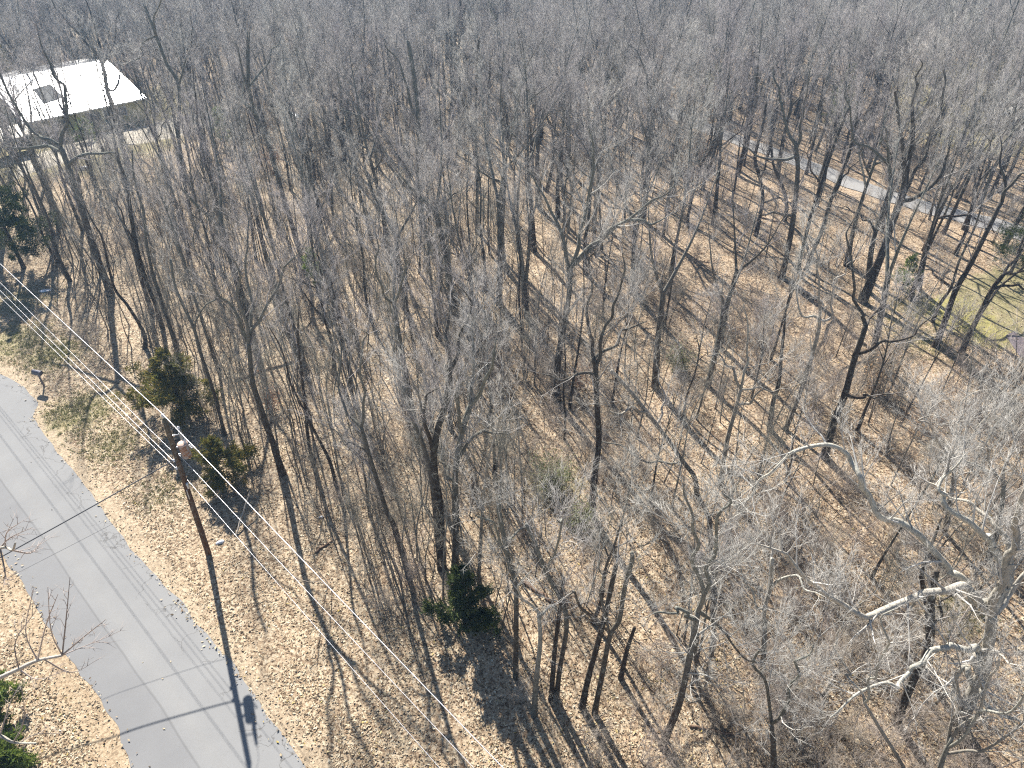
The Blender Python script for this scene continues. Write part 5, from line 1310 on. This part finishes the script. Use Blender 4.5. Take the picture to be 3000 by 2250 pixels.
# ------------------------------------------------------------------ small things on the ground
def log(label, a, b, r, m, z0=0.0, z1=0.0, name='fallen_log', seed=0):
    rg = np.random.default_rng(seed); A, B = P(*a), P(*b)
    A[2] = float(gz(*A[:2])) + r * .7 + z0; B[2] = float(gz(*B[:2])) + r * .6 + z1
    t = np.linspace(0, 1, 8); p = A + (B - A) * t[:, None]; p[1:-1] += rg.normal(0, r * .35, (6, 3)) * [1, 1, .3]
    mm = MB(); tube(mm, p - A, np.linspace(r, r * .6, 8) * (1 + rg.normal(0, .08, 8)), 8, wob=.08, rng=rg)
    mm.add(np.array([p[0] - A]), np.zeros((0, 3), int))
    for k in range(3):
        j = rg.integers(1, 7); d = norm(rg.normal(0, 1, 3) + [0, 0, .8]); spike(mm, p[j] - A, p[j] - A + d * rg.uniform(.2, .6), r * .3)
    o = link(name, mm.mesh(name, m), None, A); tag(o, label, 'log', 'fallen wood'); return o
log('bleached broken stick leaning right of the utility pole', (692, 1570), (745, 1475), 0.06, M_PALELOG, 0, 1.1, seed=1)
log('short dark log lying in the open leaves right of the pole', (925, 1620), (973, 1586), 0.07, M_LOG, seed=2)
log('reddish fallen log right of the dark cedar', (1535, 1705), (1628, 1772), 0.13, M_LOG, seed=3)
log('pale fallen log beside the foot of the tall purple-brown trunk', (2316, 838), (2407, 892), 0.2, M_PALELOG, seed=4)
log('thin log between the oak limbs at the bottom right', (2405, 2040), (2458, 1955), 0.08, M_PALELOG, seed=5)
log('long thin log on the leaf floor beside the bottom forked trunk', (2020, 2130), (2160, 2155), 0.07, M_LOG, seed=6)
log('dark fallen log behind the straight forked tree', (690, 1115), (860, 1062), 0.13, M_LOG, seed=7)
log('mossy log in the middle of the left-hand wood', (1420, 1000), (1470, 985), 0.15, M_LOG, seed=8)
log('fallen limb on the russet slope near the lane', (2230, 640), (2300, 660), 0.1, M_LOG, seed=9)
def scrap(name, label, u, v, s, m, cat, seed, flat=False):
    rg = np.random.default_rng(seed); p = P(u, v); p[2] = float(gz(*p[:2])) + .02
    mm = MB(); n = 12
    for r_, zz in ((1, 0), (.75, .35 if not flat else .06), (.35, .5 if not flat else .08)):
        pass
    th = np.arange(n) * 2 * pi / n; rows = []
    for r_, zz in ((1.0, 0), (.9, .25), (.6, .5), (.25, .6)):
        rr = s * r_ * (1 + rg.normal(0, .14, n)); rows.append(np.column_stack([np.cos(th) * rr, np.sin(th) * rr * .5, np.full(n, s * zz * (.18 if flat else .9)) + rg.normal(0, .03 * s, n)]))
    vv = np.vstack(rows + [[[0, 0, s * (.12 if flat else .55)]]]); tt = []
    for k in range(3):
        for i in range(n): j = (i + 1) % n; tt += [[k * n + i, k * n + j, k * n + n + j], [k * n + i, k * n + n + j, k * n + n + i]]
    for i in range(n): tt.append([3 * n + i, 3 * n + (i + 1) % n, 4 * n])
    mm.add(vv, tt); o = link(name, mm.mesh(name, m), None, p); o.rotation_euler = (0, 0, rg.uniform(0, 3)); tag(o, label, cat, None); return o
o = scrap('plastic_sheet', 'flat white scrap lying in the dark shade by the left-edge cedar', 132, 852, .5, M_PLASTIC, 'scrap', 1, True); o.rotation_euler.z = 0.2
scrap('plastic_bag', 'crumpled white bag on the leaves just right of the pole foot', 645, 1590, .24, M_PLASTIC, 'bag', 2)
scrap('plastic_bottle', 'small bluish scrap on the leaves right of the forked tree shadow', 940, 1516, .14, M_PLASTIC, 'scrap', 3)
scrap('tarp', 'pale grey tarp lying beyond the sinuous forked tree', 860, 335, 1.3, M_GREY, 'tarp', 5, True)
scrap('plastic_bag', 'pale crumpled bag in the scrub below the house drive', 245, 495, .6, M_PLASTIC, 'bag', 4)

# ------------------------------------------------------------------ the air
hm = bpy.data.materials.new('haze'); hm.use_nodes = True
hnt = hm.node_tree; hnt.nodes.clear()
ho = hnt.nodes.new('ShaderNodeOutputMaterial'); hv = hnt.nodes.new('ShaderNodeVolumePrincipled')
hv.inputs['Color'].default_value = (0.36, 0.63, 1.0, 1); hv.inputs['Density'].default_value = 0.0005; hv.inputs['Anisotropy'].default_value = 0.2
hnt.links.new(hv.outputs[0], ho.inputs['Volume'])
mb = MB(); box(mb, (0, 0, 17.0), (14000, 14000, 37.0))
tag(link('haze', mb.mesh('haze', hm, False)), 'thin blue haze over the far woods', 'haze', None, 'stuff')
